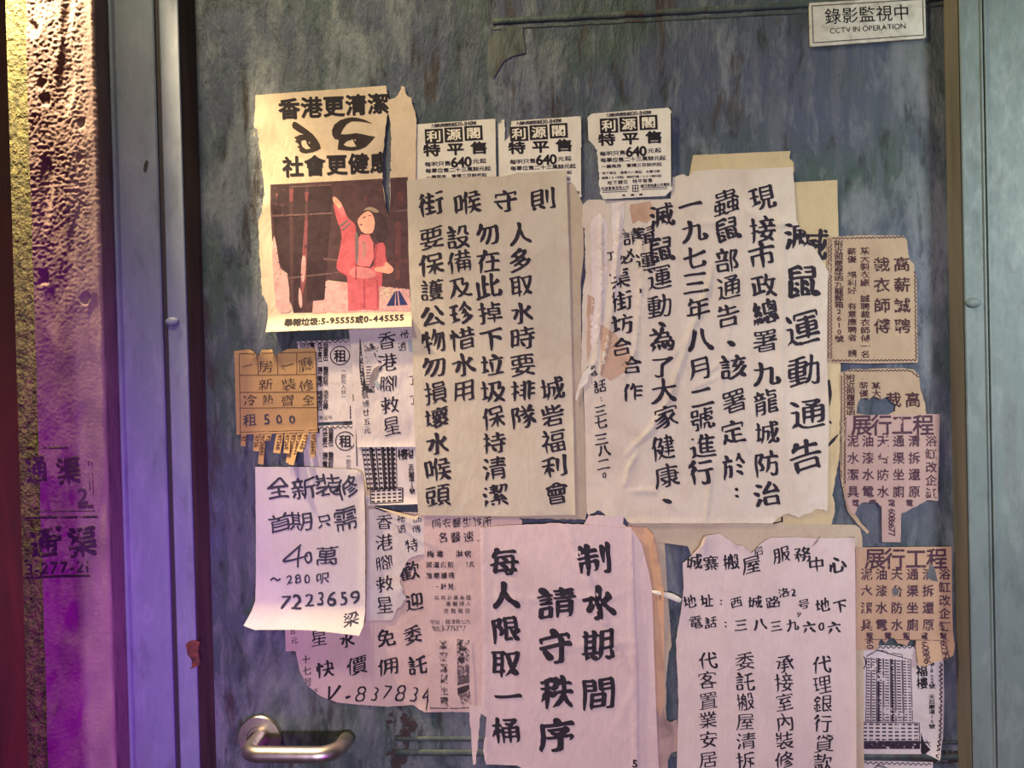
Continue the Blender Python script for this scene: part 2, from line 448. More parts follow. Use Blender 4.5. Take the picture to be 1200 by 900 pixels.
def ink(name, rgb, worn=0.0, scale=300, seed=0):
    """printing ink; worn lets the sheet show through in specks"""
    m, nt, b, geo = new_mat(name); c = lin(rgb)
    n = noise_n(nt, mapped(nt, geo, (scale*.5,)*3, (seed, 0, 0)), 1, 3, .6)
    nt.links.new(mix(nt, ramp(nt, n, [(.3, g3(0)), (.75, g3(1))]), tuple(k*.8 for k in c), tuple(min(1, k*1.25+.004) for k in c)), b.inputs['Base Color'])
    b.inputs['Roughness'].default_value = .72; b.inputs['Specular IOR Level'].default_value = .2
    if worn:
        w = noise_n(nt, mapped(nt, geo, (scale,)*3, (seed*3, 1, 0)), 1, 4, .7, .3)
        w2 = noise_n(nt, mapped(nt, geo, (40,)*3, (seed*2, 2, 0)), 1, 3, .6)
        a = nd(nt, 'ShaderNodeMath', operation='ADD'); nt.links.new(w, a.inputs[0])
        s = nd(nt, 'ShaderNodeMath', operation='MULTIPLY'); nt.links.new(w2, s.inputs[0]); s.inputs[1].default_value = .7; nt.links.new(s.outputs[0], a.inputs[1])
        t = 1.19 - .42*worn
        nt.links.new(ramp(nt, a.outputs[0], [(0, g3(1)), (max(0, min(.94, t-.08))/1.0, g3(1)), (min(1, t+.05), g3(0))]), b.inputs['Alpha'])
    return m
# ------------------------------------------------------------------ the place: plaster wall, steel frame, steel door
DF = .036                                # the frame stands this far in front of the door
DW = .075                                # the plaster wall's face
def X_(px, y=0.0, py=450): return float(at(px, py, y)[0])
def Z_(px, py, y=0.0): return float(at(px, py, y)[2])

def door_paint(name, a, b_, c, rust, pale, seed=0, streak=1.0, bstr=.5, flake=.5):
    m, nt, b, geo = new_mat(name); o = (seed, seed*2, seed*3)
    s1 = noise_n(nt, mapped(nt, geo, (24, 24, 4.2), o), 1, 8, .66, .25)          # drips run down the sheet
    s2 = noise_n(nt, mapped(nt, geo, (52, 52, 17), o), 1, 7, .66, .25)
    s3 = noise_n(nt, mapped(nt, geo, (5.5, 5.5, 4.2), o), 1, 6, .6, .8)
    s4 = noise_n(nt, mapped(nt, geo, (100, 100, 48), o), 1, 7, .72, .2)
    s5 = noise_n(nt, mapped(nt, geo, (9, 9, 3.4), (seed+7, 0, seed)), 1, 7, .66, .4)
    col = mix(nt, ramp(nt, s3, [(.40, g3(0)), (.58, g3(1))]), lin(a), lin(b_))
    col = mix(nt, ramp(nt, s1, [(.50, g3(0)), (.60, g3(.8*streak))]), col, lin(c))
    col = mix(nt, ramp(nt, s5, [(.52, g3(0)), (.60, g3(.55*streak)), (.70, g3(.2*streak))]), col, lin(pale))
    col = mix(nt, ramp(nt, s2, [(.54, g3(0)), (.62, g3(.30)), (.70, g3(0))]), col, lin(pale))
    col = mix(nt, ramp(nt, s2, [(.34, g3(.75*streak)), (.44, g3(0))]), col, lin((30, 32, 35)))
    col = mix(nt, ramp(nt, s1, [(.36, g3(.85*streak)), (.43, g3(0))]), col, lin(rust))
    col = mix(nt, ramp(nt, s5, [(.28, g3(.8*streak)), (.40, g3(0))]), col, lin((36, 38, 44)))
    col = mix(nt, ramp(nt, s4, [(.67, g3(0)), (.71, g3(flake))]), col, lin(pale))
    nt.links.new(col, b.inputs['Base Color'])
    nt.links.new(ramp(nt, s4, [(.3, g3(.42)), (.7, g3(.68))]), b.inputs['Roughness']); b.inputs['Specular IOR Level'].default_value = .4
    p = bump(nt, None, s2, bstr, .006)
    bump(nt, b, s4, bstr*.8, .003, p)
    return m
M_DOOR = door_paint('weathered_door_paint', (70, 77, 98), (60, 78, 74), (90, 95, 106), (54, 42, 40), (132, 138, 142), 0, 1, 1.0, .7)
M_FRAME = door_paint('frame_paint_purple_lit', (108, 114, 140), (104, 114, 132), (116, 122, 142), (92, 86, 94), (136, 142, 160), 4.2, .3, .14, .22)  # lavender paint, with the purple light's tint mixed into its colours
M_FRAME_B = door_paint('frame_paint_grey', (112, 126, 122), (106, 120, 117), (120, 132, 128), (98, 96, 88), (144, 154, 150), 9.1, .3, .14, .22)
M_REVEAL, nt, b, geo = new_mat('brown_reveal_paint')
nt.links.new(ramp(nt, noise_n(nt, mapped(nt, geo, (60, 60, 5)), 1, 5, .6), [(.3, lin((62, 46, 42))), (.7, lin((92, 76, 62)))]), b.inputs['Base Color']); b.inputs['Roughness'].default_value = .7
M_REVEAL_B, nt, b, geo = new_mat('tan_reveal_paint')
nt.links.new(ramp(nt, noise_n(nt, mapped(nt, geo, (60, 60, 5)), 1, 5, .6), [(.3, lin((102, 96, 86))), (.7, lin((132, 124, 108)))]), b.inputs['Base Color']); b.inputs['Roughness'].default_value = .7
M_GROOVE, nt, b, geo = new_mat('dark_groove'); b.inputs['Base Color'].default_value = (*lin((40, 34, 40)), 1); b.inputs['Roughness'].default_value = .8

M_PLASTER, nt, b, geo = new_mat('rough_plaster')
big = noise_n(nt, mapped(nt, geo, (14, 14, 8)), 1, 5, .6, .4); fine = noise_n(nt, mapped(nt, geo, (300, 300, 260)), 1, 4, .6)
col = ramp(nt, big, [(.25, lin((100, 82, 82))), (.55, lin((128, 106, 104))), (.8, lin((142, 122, 116)))])
col = mix(nt, ramp(nt, noise_n(nt, mapped(nt, geo, (42, 42, 16), (3, 0, 1)), 1, 5, .65, .8), [(.62, g3(0)), (.74, g3(.65))]), col, lin((84, 62, 64)))
nt.links.new(col, b.inputs['Base Color']); b.inputs['Roughness'].default_value = .88
p = bump(nt, None, fine, .35, .0012); bump(nt, b, noise_n(nt, mapped(nt, geo, (48, 48, 18)), 1, 5, .6, .5), .4, .004, p)
M_OLIVE, nt, b, geo = new_mat('olive_stucco')
nt.links.new(ramp(nt, noise_n(nt, mapped(nt, geo, (150, 150, 90)), 1, 4, .6), [(.3, lin((44, 44, 26))), (.7, lin((122, 116, 72)))]), b.inputs['Base Color']); b.inputs['Roughness'].default_value = .9
bump(nt, b, noise_n(nt, mapped(nt, geo, (150, 150, 120)), 1, 4, .6), 1.0, .014)
M_POST, nt, b, geo = new_mat('dark_red_paint')
nt.links.new(ramp(nt, noise_n(nt, mapped(nt, geo, (30, 30, 9)), 1, 6, .66, .6), [(.25, lin((46, 16, 10))), (.55, lin((84, 30, 18))), (.8, lin((104, 46, 28)))]), b.inputs['Base Color']); b.inputs['Roughness'].default_value = .6
bump(nt, b, noise_n(nt, mapped(nt, geo, (60, 60, 14)), 1, 5, .6), .4, .003)
M_FLOOR, nt, b, geo = new_mat('concrete_floor')
nt.links.new(ramp(nt, noise_n(nt, mapped(nt, geo, (6, 6, 6)), 1, 6, .6), [(.3, lin((70, 66, 64))), (.7, lin((104, 98, 94)))]), b.inputs['Base Color']); b.inputs['Roughness'].default_value = .85
M_RUST, nt, b, geo = new_mat('rust'); b.inputs['Roughness'].default_value = .9
nt.links.new(ramp(nt, noise_n(nt, mapped(nt, geo, (120, 120, 120)), 1, 5, .7), [(.3, lin((44, 26, 24))), (.7, lin((120, 66, 48)))]), b.inputs['Base Color'])

ZT = 2.16
def extrude(name, prof, z0, z1, mat, kind='structure', parent=None, step=None):
    """a closed (x, y) section carried up from z0 to z1"""
    zs = [z0, z1] if not step else list(np.linspace(z0, z1, int((z1-z0)/step)+2))
    n = len(prof); V = [(x, y, z) for z in zs for x, y in prof]; F = []
    for k in range(len(zs)-1):
        F += [[k*n+i, k*n+(i+1) % n, (k+1)*n+(i+1) % n, (k+1)*n+i] for i in range(n)]
    F += [list(range(n))[::-1], [(len(zs)-1)*n+i for i in range(n)]]
    o = mesh_obj(name, V, F, mat, parent)
    if kind and not parent: o['kind'] = kind
    return o
fl = mesh_obj('floor', [(-1.6, -2.6, -.1), (1.6, -2.6, -.1), (1.6, .2, -.1), (-1.6, .2, -.1), (-1.6, -2.6, 0), (1.6, -2.6, 0), (1.6, .2, 0), (-1.6, .2, 0)],
              [[0, 1, 2, 3], [4, 5, 6, 7], [0, 1, 5, 4], [1, 2, 6, 5], [2, 3, 7, 6], [3, 0, 4, 7]], M_FLOOR); fl['kind'] = 'structure'

# left plaster wall: one mesh, rough stucco above that wears smooth lower down, a rounded corner and a plain return towards the frame
xa, xb = X_(41, -DW), X_(122, -DW); xr = X_(140, -DF)
zs = np.concatenate([np.linspace(0, .93, 12), np.linspace(.935, 2.0, 860), np.linspace(2.02, ZT, 6)])
prof = [(xa, -.012), (xa, -.03), (xa, -.05), (xa, -DW+.004)]
prof += [(xa + (xb-xa)*t, -DW) for t in np.linspace(.02, .96, 66)] + [(xb-.0012, -DW+.0006), (xb, -DW+.003)]
prof += [(xb + (xr-xb)*t, -DW + (DW-DF)*t) for t in (.15, .3, .45, .6, .75, .9, 1.0)] + [(xr, -.012)]
PITS = [(*at(px, py, -DW)[[0, 2]], r) for px, py, r in ((39, 35, .008), (52, 116, .007), (48, 98, .005), (95, 145, .005), (93, 185, .004), (52, 325, .007), (100, 350, .006))]
V = []
for z in zs:
    rough = min(1, max(0, (z-1.50)/.18))
    for k, (x, y) in enumerate(prof):
        dy = 0; dx = 0
        if 3 <= k <= 71:
            p = Vector((x, 0, z)); t = (x-xa)/(xb-xa)
            n1 = noise.noise(Vector((x*230, 0, z*300))) + .6*noise.noise(p*520+Vector((5, 0, 0)))
            n2 = noise.noise(Vector((x*60, 3, z*24)))
            edge = 1 - .75*max(0, min(1, (t-.80)/.12))
            worn = max(0, noise.noise(Vector((x*40, 9, z*13)))-.28)*5
            r_ = max(.10, rough)*edge
            dy = -(n1*.0010*r_ + n2*.0012) + min(1, worn)*.0028*(.3+.7*rough)
            for hx, hz, hr in PITS:
                q = math.hypot((x-hx)*1.0, (z-hz)*.75)/hr*(1+.45*noise.noise(Vector((x*170, 7, z*150))))
                if q < 1.5: dy += .0030*max(0, 1-q*q)
            if k >= 70: dx = .0022*n2 + .0014*n1*rough; dy *= .4
        V.append((x+dx, y+dy, z))
n = len(prof); F = [[k*n+i, k*n+(i+1) % n, (k+1)*n+(i+1) % n, (k+1)*n+i] for k in range(len(zs)-1) for i in range(n)]
F += [list(range(n))[::-1], [(len(zs)-1)*n+i for i in range(n)]]
wl = mesh_obj('wall_left', V, F, M_PLASTER, smooth=True); tag(wl, 'rough plaster wall strip left of the door frame with stencilled adverts', 'wall', kind='structure')
# stencilled lettering, sprayed straight onto the plaster
WS = Surface(DW*1000+1.0)
I = Ink(WS, clip=False, worn=[circle(60, 572, 9)], seed=8)
I.char('渠', 81, 553, 34, 'heavy', .9, 1.5); I.char('通', 43, 551, 34, 'heavy', .8, 1.5); I.prop('2', (91, 582), (104, 582), 16, 'bold', 1.1)
I.line([(45, 526), (80, 525)], 1.4); I.line([(104, 540), (106, 575)], 1.2); I.line([(108, 542), (110, 580)], 1.0); I.rect(92, 592, 110, 596)
I.make('stencil_lettering', ink('stencil_ink_faded', (66, 40, 64), .55, 150, 1), 1.0, 'faded dark stencilled characters with a digit, above', wl)
I = Ink(WS, clip=False, seed=9)
I.char('通', 52, 637, 36, 'heavy', .95, 1.5); I.char('渠', 97, 636, 38, 'heavy', .95, 1.5); I.prop('3-277-21', (30, 667), (105, 664), 13, 'bold', 1.0)
I.line([(28, 607), (118, 606)], 2.2); I.line([(45, 600), (112, 599)], .8); I.line([(28, 677), (106, 675)], 2.0); I.rect(66, 617, 72, 623); I.rect(66, 628, 73, 634)
I.make('stencil_lettering', ink('stencil_ink', (52, 30, 54), .25, 150, 2), 1.0, 'dark stencilled characters over a number, below', wl)

x0 = X_(-60, -.2)
extrude('wall_rear', [(X_(-130, -.04), -.030), (xa+.004, -.030), (xa+.004, .06), (X_(-130, -.04), .06)], 0, ZT, M_OLIVE)
xp = X_(20, -.234)
po = extrude('steel_post', [(xp-.07, -.30), (xp-.004, -.30), (xp, -.296), (xp, -.234), (xp-.004, -.23), (xp-.07, -.23)], 0, ZT+.2, M_POST, None)
tag(po, 'dark red painted upright post at the far left beside the olive wall', 'post')

# left frame
xg0, xg1, xe, xd = X_(192, -DF), X_(198, -DF), X_(221, -DF), X_(241, 0)
xk = X_(147, -DF)
fr = extrude('trim_1', [(xr, .02), (xr, -DF-.002), (xr+.002, -DF-.004), (xk-.002, -DF-.004), (xk, -DF), (xg0-.0015, -DF), (xg0, -DF+.0015), (xg0, -DF+.014), (xg1, -DF+.014), (xg1, -DF+.0015),
             (xg1+.0015, -DF), (xe-.001, -DF), (xe, -DF+.001), (xe+.001, .02)], 0, ZT, M_FRAME)
tag(fr, 'lilac grey painted steel frame upright left of the door, purple light painted in', 'door frame')
extrude('groove', [(xg0+.0004, -DF+.004), (xg1-.0004, -DF+.004), (xg1-.0004, -DF+.0135), (xg0+.0004, -DF+.0135)], 0, ZT, M_GROOVE, parent=fr)
extrude('reveal', [(xe+.0012, -DF+.0012), (xd, -.0005), (xd, .018), (xe+.0012, .018)], 0, ZT, M_REVEAL, parent=fr)
def rivet(px, py, y, parent, mat):
    c = at(px, py, y); V = []; F = []; n = 20
    for j, (r, h) in enumerate(((1.0, 0), (.93, .0016), (.72, .0030), (.35, .0038))):
        V += [(c[0]+.0085*r*math.cos(2*math.pi*k/n), y-h, c[2]+.0055*r*math.sin(2*math.pi*k/n)) for k in range(n)]
    for j in range(3): F += [[j*n+k, j*n+(k+1) % n, (j+1)*n+(k+1) % n, (j+1)*n+k] for k in range(n)]
    F += [[3*n+k for k in range(n)], [k for k in range(n)][::-1]]
    return mesh_obj('rivet', V, F, mat, parent, smooth=True)
rivet(202, 377, -DF, fr, M_FRAME)
# chipped rusty bite out of the frame edge low down
rg = random.Random(4)
bite = [(218+3*math.sin(k)+rg.uniform(-2.5, 2.5) + 9*math.cos(2*math.pi*k/18)*.8, 767 + 17*math.sin(2*math.pi*k/18)) for k in range(18)]
I = Ink(Surface(DF*1000+.1), clip=False); I.poly([(x+9, y) for x, y in bite], 3); I.make('rust_patch', M_RUST, .25, 'brown rust patch on the frame edge', fr)

I = Ink(Surface(DF*1000+.1), clip=False); I.poly([(169, 192), (172, 187), (174, 190), (173, 197), (171, 203), (168, 200)], 2); I.make('paint_chip', M_GROOVE, .2, 'dark chip in the frame paint', fr)
# right frame
xd2, xe2, xm2, xm3, xm4 = X_(1121.5, 0), X_(1132.5, -DF), X_(1156, -DF), X_(1158.5, -DF), X_(1161.5, -DF)
xend = X_(1260, -DF)
fr2 = extrude('trim_2', [(xe2-.001, .02), (xe2, -DF+.001), (xe2+.001, -DF), (xm2-.001, -DF), (xm2, -DF-.002), (xm3-.0006, -DF-.002), (xm3, -DF+.004), (xm3+.0008, -DF+.004), (xm3+.0012, -DF-.003), (xm4, -DF-.003), (xm4+.001, -DF-.001),
              (xend, -DF-.001), (xend, .02)], 0, ZT, M_FRAME_B)
tag(fr2, 'blue grey painted steel frame upright right of the door', 'door frame')
extrude('reveal', [(xd2, -.0005), (xe2-.0012, -DF+.0012), (xe2-.0012, .018), (xd2, .018)], 0, ZT, M_REVEAL_B, parent=fr2)
rivet(1140.5, 355, -DF, fr2, M_FRAME_B)

# door
dr = extrude('door_1', [(xd-.004, 0), (xd2+.004, 0), (xd2+.004, .042), (xd-.004, .042)], .012, 2.06, M_DOOR)
tag(dr, 'weathered blue grey steel door pasted over with paper notices', 'door')
mesh_obj('wall_back', [(-.9, .062, 0), (.9, .062, 0), (.9, .10, 0), (-.9, .10, 0), (-.9, .062, ZT), (.9, .062, ZT), (.9, .10, ZT), (-.9, .10, ZT)],
         [[0, 1, 2, 3], [4, 5, 6, 7], [0, 1, 5, 4], [1, 2, 6, 5], [2, 3, 7, 6], [3, 0, 4, 7]], M_GROOVE)['kind'] = 'structure'
def bead(name, x0, x1, z, r, mat, parent, drop=0.0):
    """a long half-round weld bead or folded lip along the sheet"""
    V = []; F = []; n = 7; m = 60
    for k in range(m+1):
        x = x0+(x1-x0)*k/m; w = 1 + .14*noise.noise(Vector((x*60, z, 0)))
        V += [(x, -r*.8*w*math.sin(math.pi*j/(n-1)) + .0008, z + drop*k/m + r*w*math.cos(math.pi*j/(n-1)) + .0006*noise.noise(Vector((x*45, 1, z)))) for j in range(n)]
    for k in range(m): F += [[k*n+j, k*n+j+1, (k+1)*n+j+1, (k+1)*n+j] for j in range(n-1)]
    F += [[k*n, (k+1)*n, (k+1)*n+n-1, k*n+n-1] for k in range(m)]
    F += [list(range(n)), [m*n+j for j in range(n)][::-1]]
    return mesh_obj(name, V, F, mat, parent, smooth=True)
M_SEAM = door_paint('seam_paint', (66, 78, 76), (56, 70, 70), (78, 86, 84), (66, 42, 36), (108, 114, 108), 2.7, .8, .5, .5)
bead('seam_bead', X_(588), xd2, (Z_(600, 24)+Z_(940, 6))/2, .0042, M_SEAM, dr)
bead('seam_bead', X_(588), xd2, (Z_(600, 24)+Z_(940, 6))/2-.0085, .0022, M_SEAM, dr)
zb = Z_(500, 866)
bead('seam_bead', X_(452), xd2, zb, .0030, M_SEAM, dr); bead('seam_bead', X_(452), xd2, Z_(500, 882), .0042, M_SEAM, dr)
# small welded tab by the upper seam
I = Ink(Surface(.6), clip=False)
I.poly([(572, 46), (590, 33), (612, 30), (616, 62), (600, 66), (590, 72), (578, 92), (571, 84)], 5); I.make('welded_patch', M_SEAM, .6, 'small welded patch below the upper seam', dr)
# rust that has bled through below the notices
I = Ink(Surface(.25), clip=False); I.poly([(456, 828), (470, 826), (482, 834), (490, 850), (480, 868), (476, 900), (478, 930), (452, 930), (460, 900), (452, 884), (462, 868), (452, 850)], 5); I.make('rust_stain', ink('rust_stain_ink', (62, 50, 50), .85, 70, 3), .1, 'brown rust stain below the paper notices', dr)
I = Ink(Surface(.25), clip=False); I.poly([(1072, 876), (1100, 879), (1131, 880), (1132, 892), (1100, 896), (1080, 892)], 5); I.make('rust_stain', ink('rust_stain_ink_b', (52, 38, 36), .6, 70, 5), .1, 'dark rust stain along the lower seam', dr)
# handle: a round rose and a returned tubular lever
M_STEEL, nt, b, geo = new_mat('satin_steel'); b.inputs['Metallic'].default_value = 1; b.inputs['Roughness'].default_value = .38
nt.links.new(ramp(nt, noise_n(nt, mapped(nt, geo, (90, 90, 90)), 1, 4, .6), [(.3, lin((186, 176, 166))), (.7, lin((214, 206, 198)))]), b.inputs['Base Color'])
rc = at(305, 864, -.004); p0 = at(303, 868, 0)
def lathe_y(name, c, prof, mat, parent, n=72):
    V = [(c[0]+r*math.cos(2*math.pi*k/n), y, c[2]+r*math.sin(2*math.pi*k/n)) for r, y in prof for k in range(n)]
    F = [[j*n+k, j*n+(k+1) % n, (j+1)*n+(k+1) % n, (j+1)*n+k] for j in range(len(prof)-1) for k in range(n)]
    F += [list(range(n))[::-1], [(len(prof)-1)*n+k for k in range(n)]]
    return mesh_obj(name, V, F, mat, parent, smooth=False)
def tube(name, pts, r, mat, parent, n=20):
    P = [Vector(p) for p in pts]; V = []; F = []; up = Vector((0, 0, 1))
    for i, p in enumerate(P):
        t = (P[min(i+1, len(P)-1)]-P[max(i-1, 0)]).normalized(); a = up.cross(t)
        a = a.normalized() if a.length > .01 else Vector((1, 0, 0)); b2 = t.cross(a)
        V += [tuple(p + r*(math.cos(2*math.pi*k/n)*a + math.sin(2*math.pi*k/n)*b2)) for k in range(n)]
    for i in range(len(P)-1): F += [[i*n+k, i*n+(k+1) % n, (i+1)*n+(k+1) % n, (i+1)*n+k] for k in range(n)]
    F += [list(range(n))[::-1], [(len(P)-1)*n+k for k in range(n)]]
    return mesh_obj(name, V, F, mat, parent, smooth=True)
bar0, bar1 = at(303, 868, 0), at(431, 866, 0)
HO = .050; zc = float(rc[2]); R_ = .016
xl, xr_ = float(rc[0]), float(at(414, 880, -HO*.8)[0])
pth = [(xl, -.004, zc), (xl, -HO+R_, zc)] + [(xl+R_*(1-math.cos(a)), -HO+R_-R_*math.sin(a), zc) for a in np.linspace(.2, math.pi/2, 8)]
pth += [(xr_-.02-R_*1.4, -HO, zc)] + [(xr_-.02-R_*1.4+R_*1.6*math.sin(a), -HO+R_*1.6*(1-math.cos(a)), zc) for a in np.linspace(.15, math.pi/2*.9, 9)]
pth += [(pth[-1][0]+.001, -.010, zc)]
hd_ = tube('door_handle', pth, .0092, M_STEEL, dr); hd_['label'] = 'satin steel return lever handle'
lathe_y('rose', rc, [(.0265, -.0005), (.0265, -.006), (.0252, -.0078), (.0150, -.0082), (.0140, -.0068), (.0095, -.0066)], M_STEEL, hd_)
# the enamelled sign
# ------------------------------------------------------------------ papers
P_CREAM = paper('cream_poster_paper', (222, 200, 172), seed=1)
P_STICK = paper('white_sticker_paper', (228, 222, 204), (170, 130, 110), .25, .15, 2)
P_TAP = paper('buff_notice_paper', (200, 190, 170), (160, 128, 92), .30, .3, 3)
P_TAPB = paper('buff_backing_paper', (190, 174, 150), seed=4)
P_RAT = paper('creased_notice_paper', (212, 200, 182), (166, 136, 104), .30, .4, 5)
P_RATB = paper('yellowed_backing_paper', (200, 182, 142), (158, 128, 84), .4, .35, 6)
P_BROWN = paper('brown_advert_paper', (172, 138, 98), (140, 104, 66), .3, .25, 7)
P_WHITE = paper('white_marker_paper', (204, 196, 196), (186, 160, 140), .25, .15, 8)
P_LEAF = paper('grey_white_leaflet_paper', (212, 202, 198), (140, 118, 106), .38, .35, 9)
P_PINK = paper('pink_leaflet_paper', (206, 180, 174), (166, 128, 114), .35, .35, 10)
P_WATER = paper('pink_notice_paper', (212, 190, 188), (176, 140, 130), .25, .3, 11)
P_MOVE = paper('pale_notice_paper', (214, 196, 190), (178, 146, 128), .22, .28, 12)
P_OLD = paper('old_brown_paper', (196, 158, 130), (140, 104, 82), .5, .45, 13)
P_TAILOR = paper('newsprint_paper', (182, 160, 132), (132, 104, 80), .35, .4, 14)
P_DECO = paper('tan_pink_advert_paper', (184, 156, 146), (144, 110, 94), .4, .4, 15)
P_DECOB = paper('tan_advert_paper', (190, 158, 130), (150, 112, 84), .35, .35, 16)
P_SCRAP = paper('mottled_scrap_paper', (182, 154, 146), (86, 66, 66), .8, .6, 17)
K = ink('black_ink', (36, 30, 36)); KB = ink('brush_ink', (40, 35, 44)); KW = ink('worn_ink', (50, 42, 48), .45, 260, 5)
K_RES = ink('residue_ink', (58, 48, 54), .9, 210, 6); K_BR = ink('brown_ink', (70, 44, 34)); K_TAIL = ink('newsprint_ink', (66, 40, 44), .25, 300, 7)
K_DECO = ink('plum_ink', (74, 50, 62), .2, 240, 8); K_MARK = ink('marker_ink', (56, 55, 70)); K_NAVY = ink('navy_ink', (40, 46, 92)); K_PEN = ink('pen_ink', (56, 44, 42))

# --- clean city poster with eyes and a photograph
eh = total(waves(.35, 90, 1), curl((314, 389), (485, 383), 18, 8, 1.7), corner((299, 150), 34, 3), ridge([(440, 150), (447, 200), (452, 250)], 1.2, 5), corner((312, 240), 40, 3))
EYES = Sheet('poster', 'cream torn poster of dark eyes above a girl in red', 'poster',
    [(299.5, 111.5), (452.5, 100.5, 1.2), (453.5, 108, 1.4), (456, 117, 1.6), (463, 115, 1.6), (468, 108, 1.2), (470.5, 101, .8), (474.5, 102, 1.4), (477, 112, 1.4), (482.5, 115, 1.4), (484, 124, 1), (488, 139, .5), (487, 210), (480, 300), (480, 342), (484, 383), (400, 386), (314, 389.5), (314, 359, 1.0), (307, 345, .8), (304, 300, .8), (303, 258, 1.2), (308, 246, 1.2), (311, 228, .8), (308, 205, .9), (305.5, 178, 1.6), (299, 160, 1.2), (298.5, 140, .5)],
    3.2, P_CREAM, eh, 5, holes=[[(454.5, 131, .5), (458, 146, .8), (458, 175, .8), (457, 206, .8), (457.5, 232, .6), (455.5, 256, .3), (452, 240, .6), (448.5, 216, .8), (448.5, 182, .8), (451.5, 152, .6)], [(299, 150), (302, 152, .8), (304, 163, .8), (301.5, 170, .8)]])
I = Ink(EYES); I.run('香港更清潔', (339, 127.5), (443.5, 121.5), 25.5, 'black'); I.make('headline', K)
I = Ink(EYES, worn=[circle(433, 196, 3)]); I.run('社會更健康', (343.5, 195.5), (446, 190.5), 25, 'black'); I.make('headline', K)
z = lambda L: [(300+x/7.5, 130+y/7.5) for x, y in L]
I = Ink(EYES)
I.poly(z([(318, 120), (332, 95), (355, 100), (400, 130), (450, 165), (500, 205), (540, 255), (562, 295), (570, 330), (545, 345), (500, 362), (440, 373), (400, 366), (380, 350), (385, 335), (362, 315), (380, 308), (378, 292), (340, 268), (358, 258), (335, 232), (365, 222), (385, 210), (425, 208), (380, 188), (345, 165), (322, 148)]), 5, [z([(398, 262), (425, 254), (442, 262), (448, 290), (462, 312), (482, 332), (440, 338), (412, 318), (398, 290)])])
I.poly(z([(672, 215), (668, 170), (690, 120), (740, 82), (800, 62), (850, 56), (900, 62), (960, 80), (1025, 113), (960, 100), (900, 92), (840, 92), (800, 115), (765, 160), (745, 205), (800, 206), (880, 196), (940, 205), (1000, 220), (1050, 228), (1000, 285), (960, 320), (910, 340), (860, 350), (800, 348), (760, 345), (718, 340), (722, 300), (728, 255), (690, 245)]), 5, [z([(768, 296), (795, 268), (850, 248), (860, 275), (882, 312), (840, 318), (790, 310)])])
I.make('eyes', ink('eye_ink', (52, 42, 40)))
for c in (circle(472, 282, 6, 10), circle(872, 258, 7, 10)): I = Ink(EYES); I.poly(z(c), 9); I.make('catchlight', ink('light_print', (210, 180, 156)), .4)
z = lambda L: [(280+x/5.4545, 225+y/5.4545) for x, y in L]
def chaikin(p, k=2):
    for _ in range(k):
        q = []
        for a, b in zip(p, p[1:]+p[:1]): q += [(.75*a[0]+.25*b[0], .75*a[1]+.25*b[1]), (.25*a[0]+.75*b[0], .25*a[1]+.75*b[1])]
        p = q
    return p
def pr(name, rgb, polys, eps, worn=0, step=7, **kw):
    mt = ink(name+'_ink', rgb, worn, 260, len(name))
    if name in ('girl_print', 'hair_print', 'worn_patch', 'collar_print'): polys = [chaikin(p, 1) for p in polys]
    for p in polys: i = Ink(EYES, **kw); i.poly(p, step); i.make(name, mt, .10 + .17*eps)
PH = pr('photo_print', (80, 56, 60), [[(317, 216.5), (380, 213), (448.2, 209.5), (448.4, 216), (452, 240.4), (455.5, 256.6), (457.8, 232), (457.4, 208.7), (478, 207.5), (481, 340), (384, 328)] + z([(545, 690), (475, 695), (470, 770), (350, 772), (330, 700), (318, 690), (310, 520), (250, 480), (235, 380), (212, 300)])], .30)
pr('pavement_print', (216, 162, 158), [z([(555, 568), (700, 580), (1090, 622), (1098, 760), (470, 775), (475, 700), (548, 690)])], .34, .2)
pr('bin_print', (60, 42, 48), [z([(212, -45), (320, -45), (330, 770), (318, 690), (310, 520), (240, 430)]), z([(345, -40), (425, -44), (418, 480), (390, 560), (398, 760), (350, 770)]), z([(448, -40), (545, -46), (598, -30), (598, 20), (545, 690), (475, 695), (440, 700), (430, 560)])], .5)
pr('bin_print', (128, 72, 78), [z([(322, -20), (350, -20), (346, 62), (326, 62)]), z([(420, 0), (448, 0), (440, 62), (426, 62)]), z([(240, 10), (250, 10), (248, 62), (238, 62)]), z([(425, 140), (442, 140), (432, 560), (400, 690), (396, 560), (405, 400)])], .62, .3)
pr('bin_print', (112, 84, 84), [z([(215, 148), (600, 130), (600, 140), (215, 160)]), z([(320, 545), (690, 505), (690, 514), (320, 556)]), z([(955, 120), (1080, 112), (1080, 122), (955, 130)]), z([(330, -36), (590, -48), (590, -42), (330, -28)]), z([(540, 420), (640, 432), (640, 444), (540, 436)])], .64, .35)
pr('wall_print', (100, 62, 64), [z([(1000, 190), (1040, 190), (1030, 560), (1000, 560)]), z([(960, 440), (1085, 430), (1085, 450), (960, 460)]), z([(730, 30), (745, 30), (742, 60), (732, 60)]), z([(800, 25), (818, 25), (816, 58), (802, 58)]), z([(1010, 0), (1055, 0), (1050, 80), (1018, 90)])], .5, .4)
pr('worn_patch', (206, 158, 154), [z([(222, 265), (240, 330), (255, 440), (268, 500), (310, 520), (325, 640), (322, 700), (345, 770), (240, 775), (225, 600), (212, 400)]), z([(405, 410), (425, 405), (430, 470), (420, 570), (405, 580), (395, 520)]), z([(385, 600), (400, 640), (408, 720), (395, 750), (380, 700)])], .7, .35, 4)
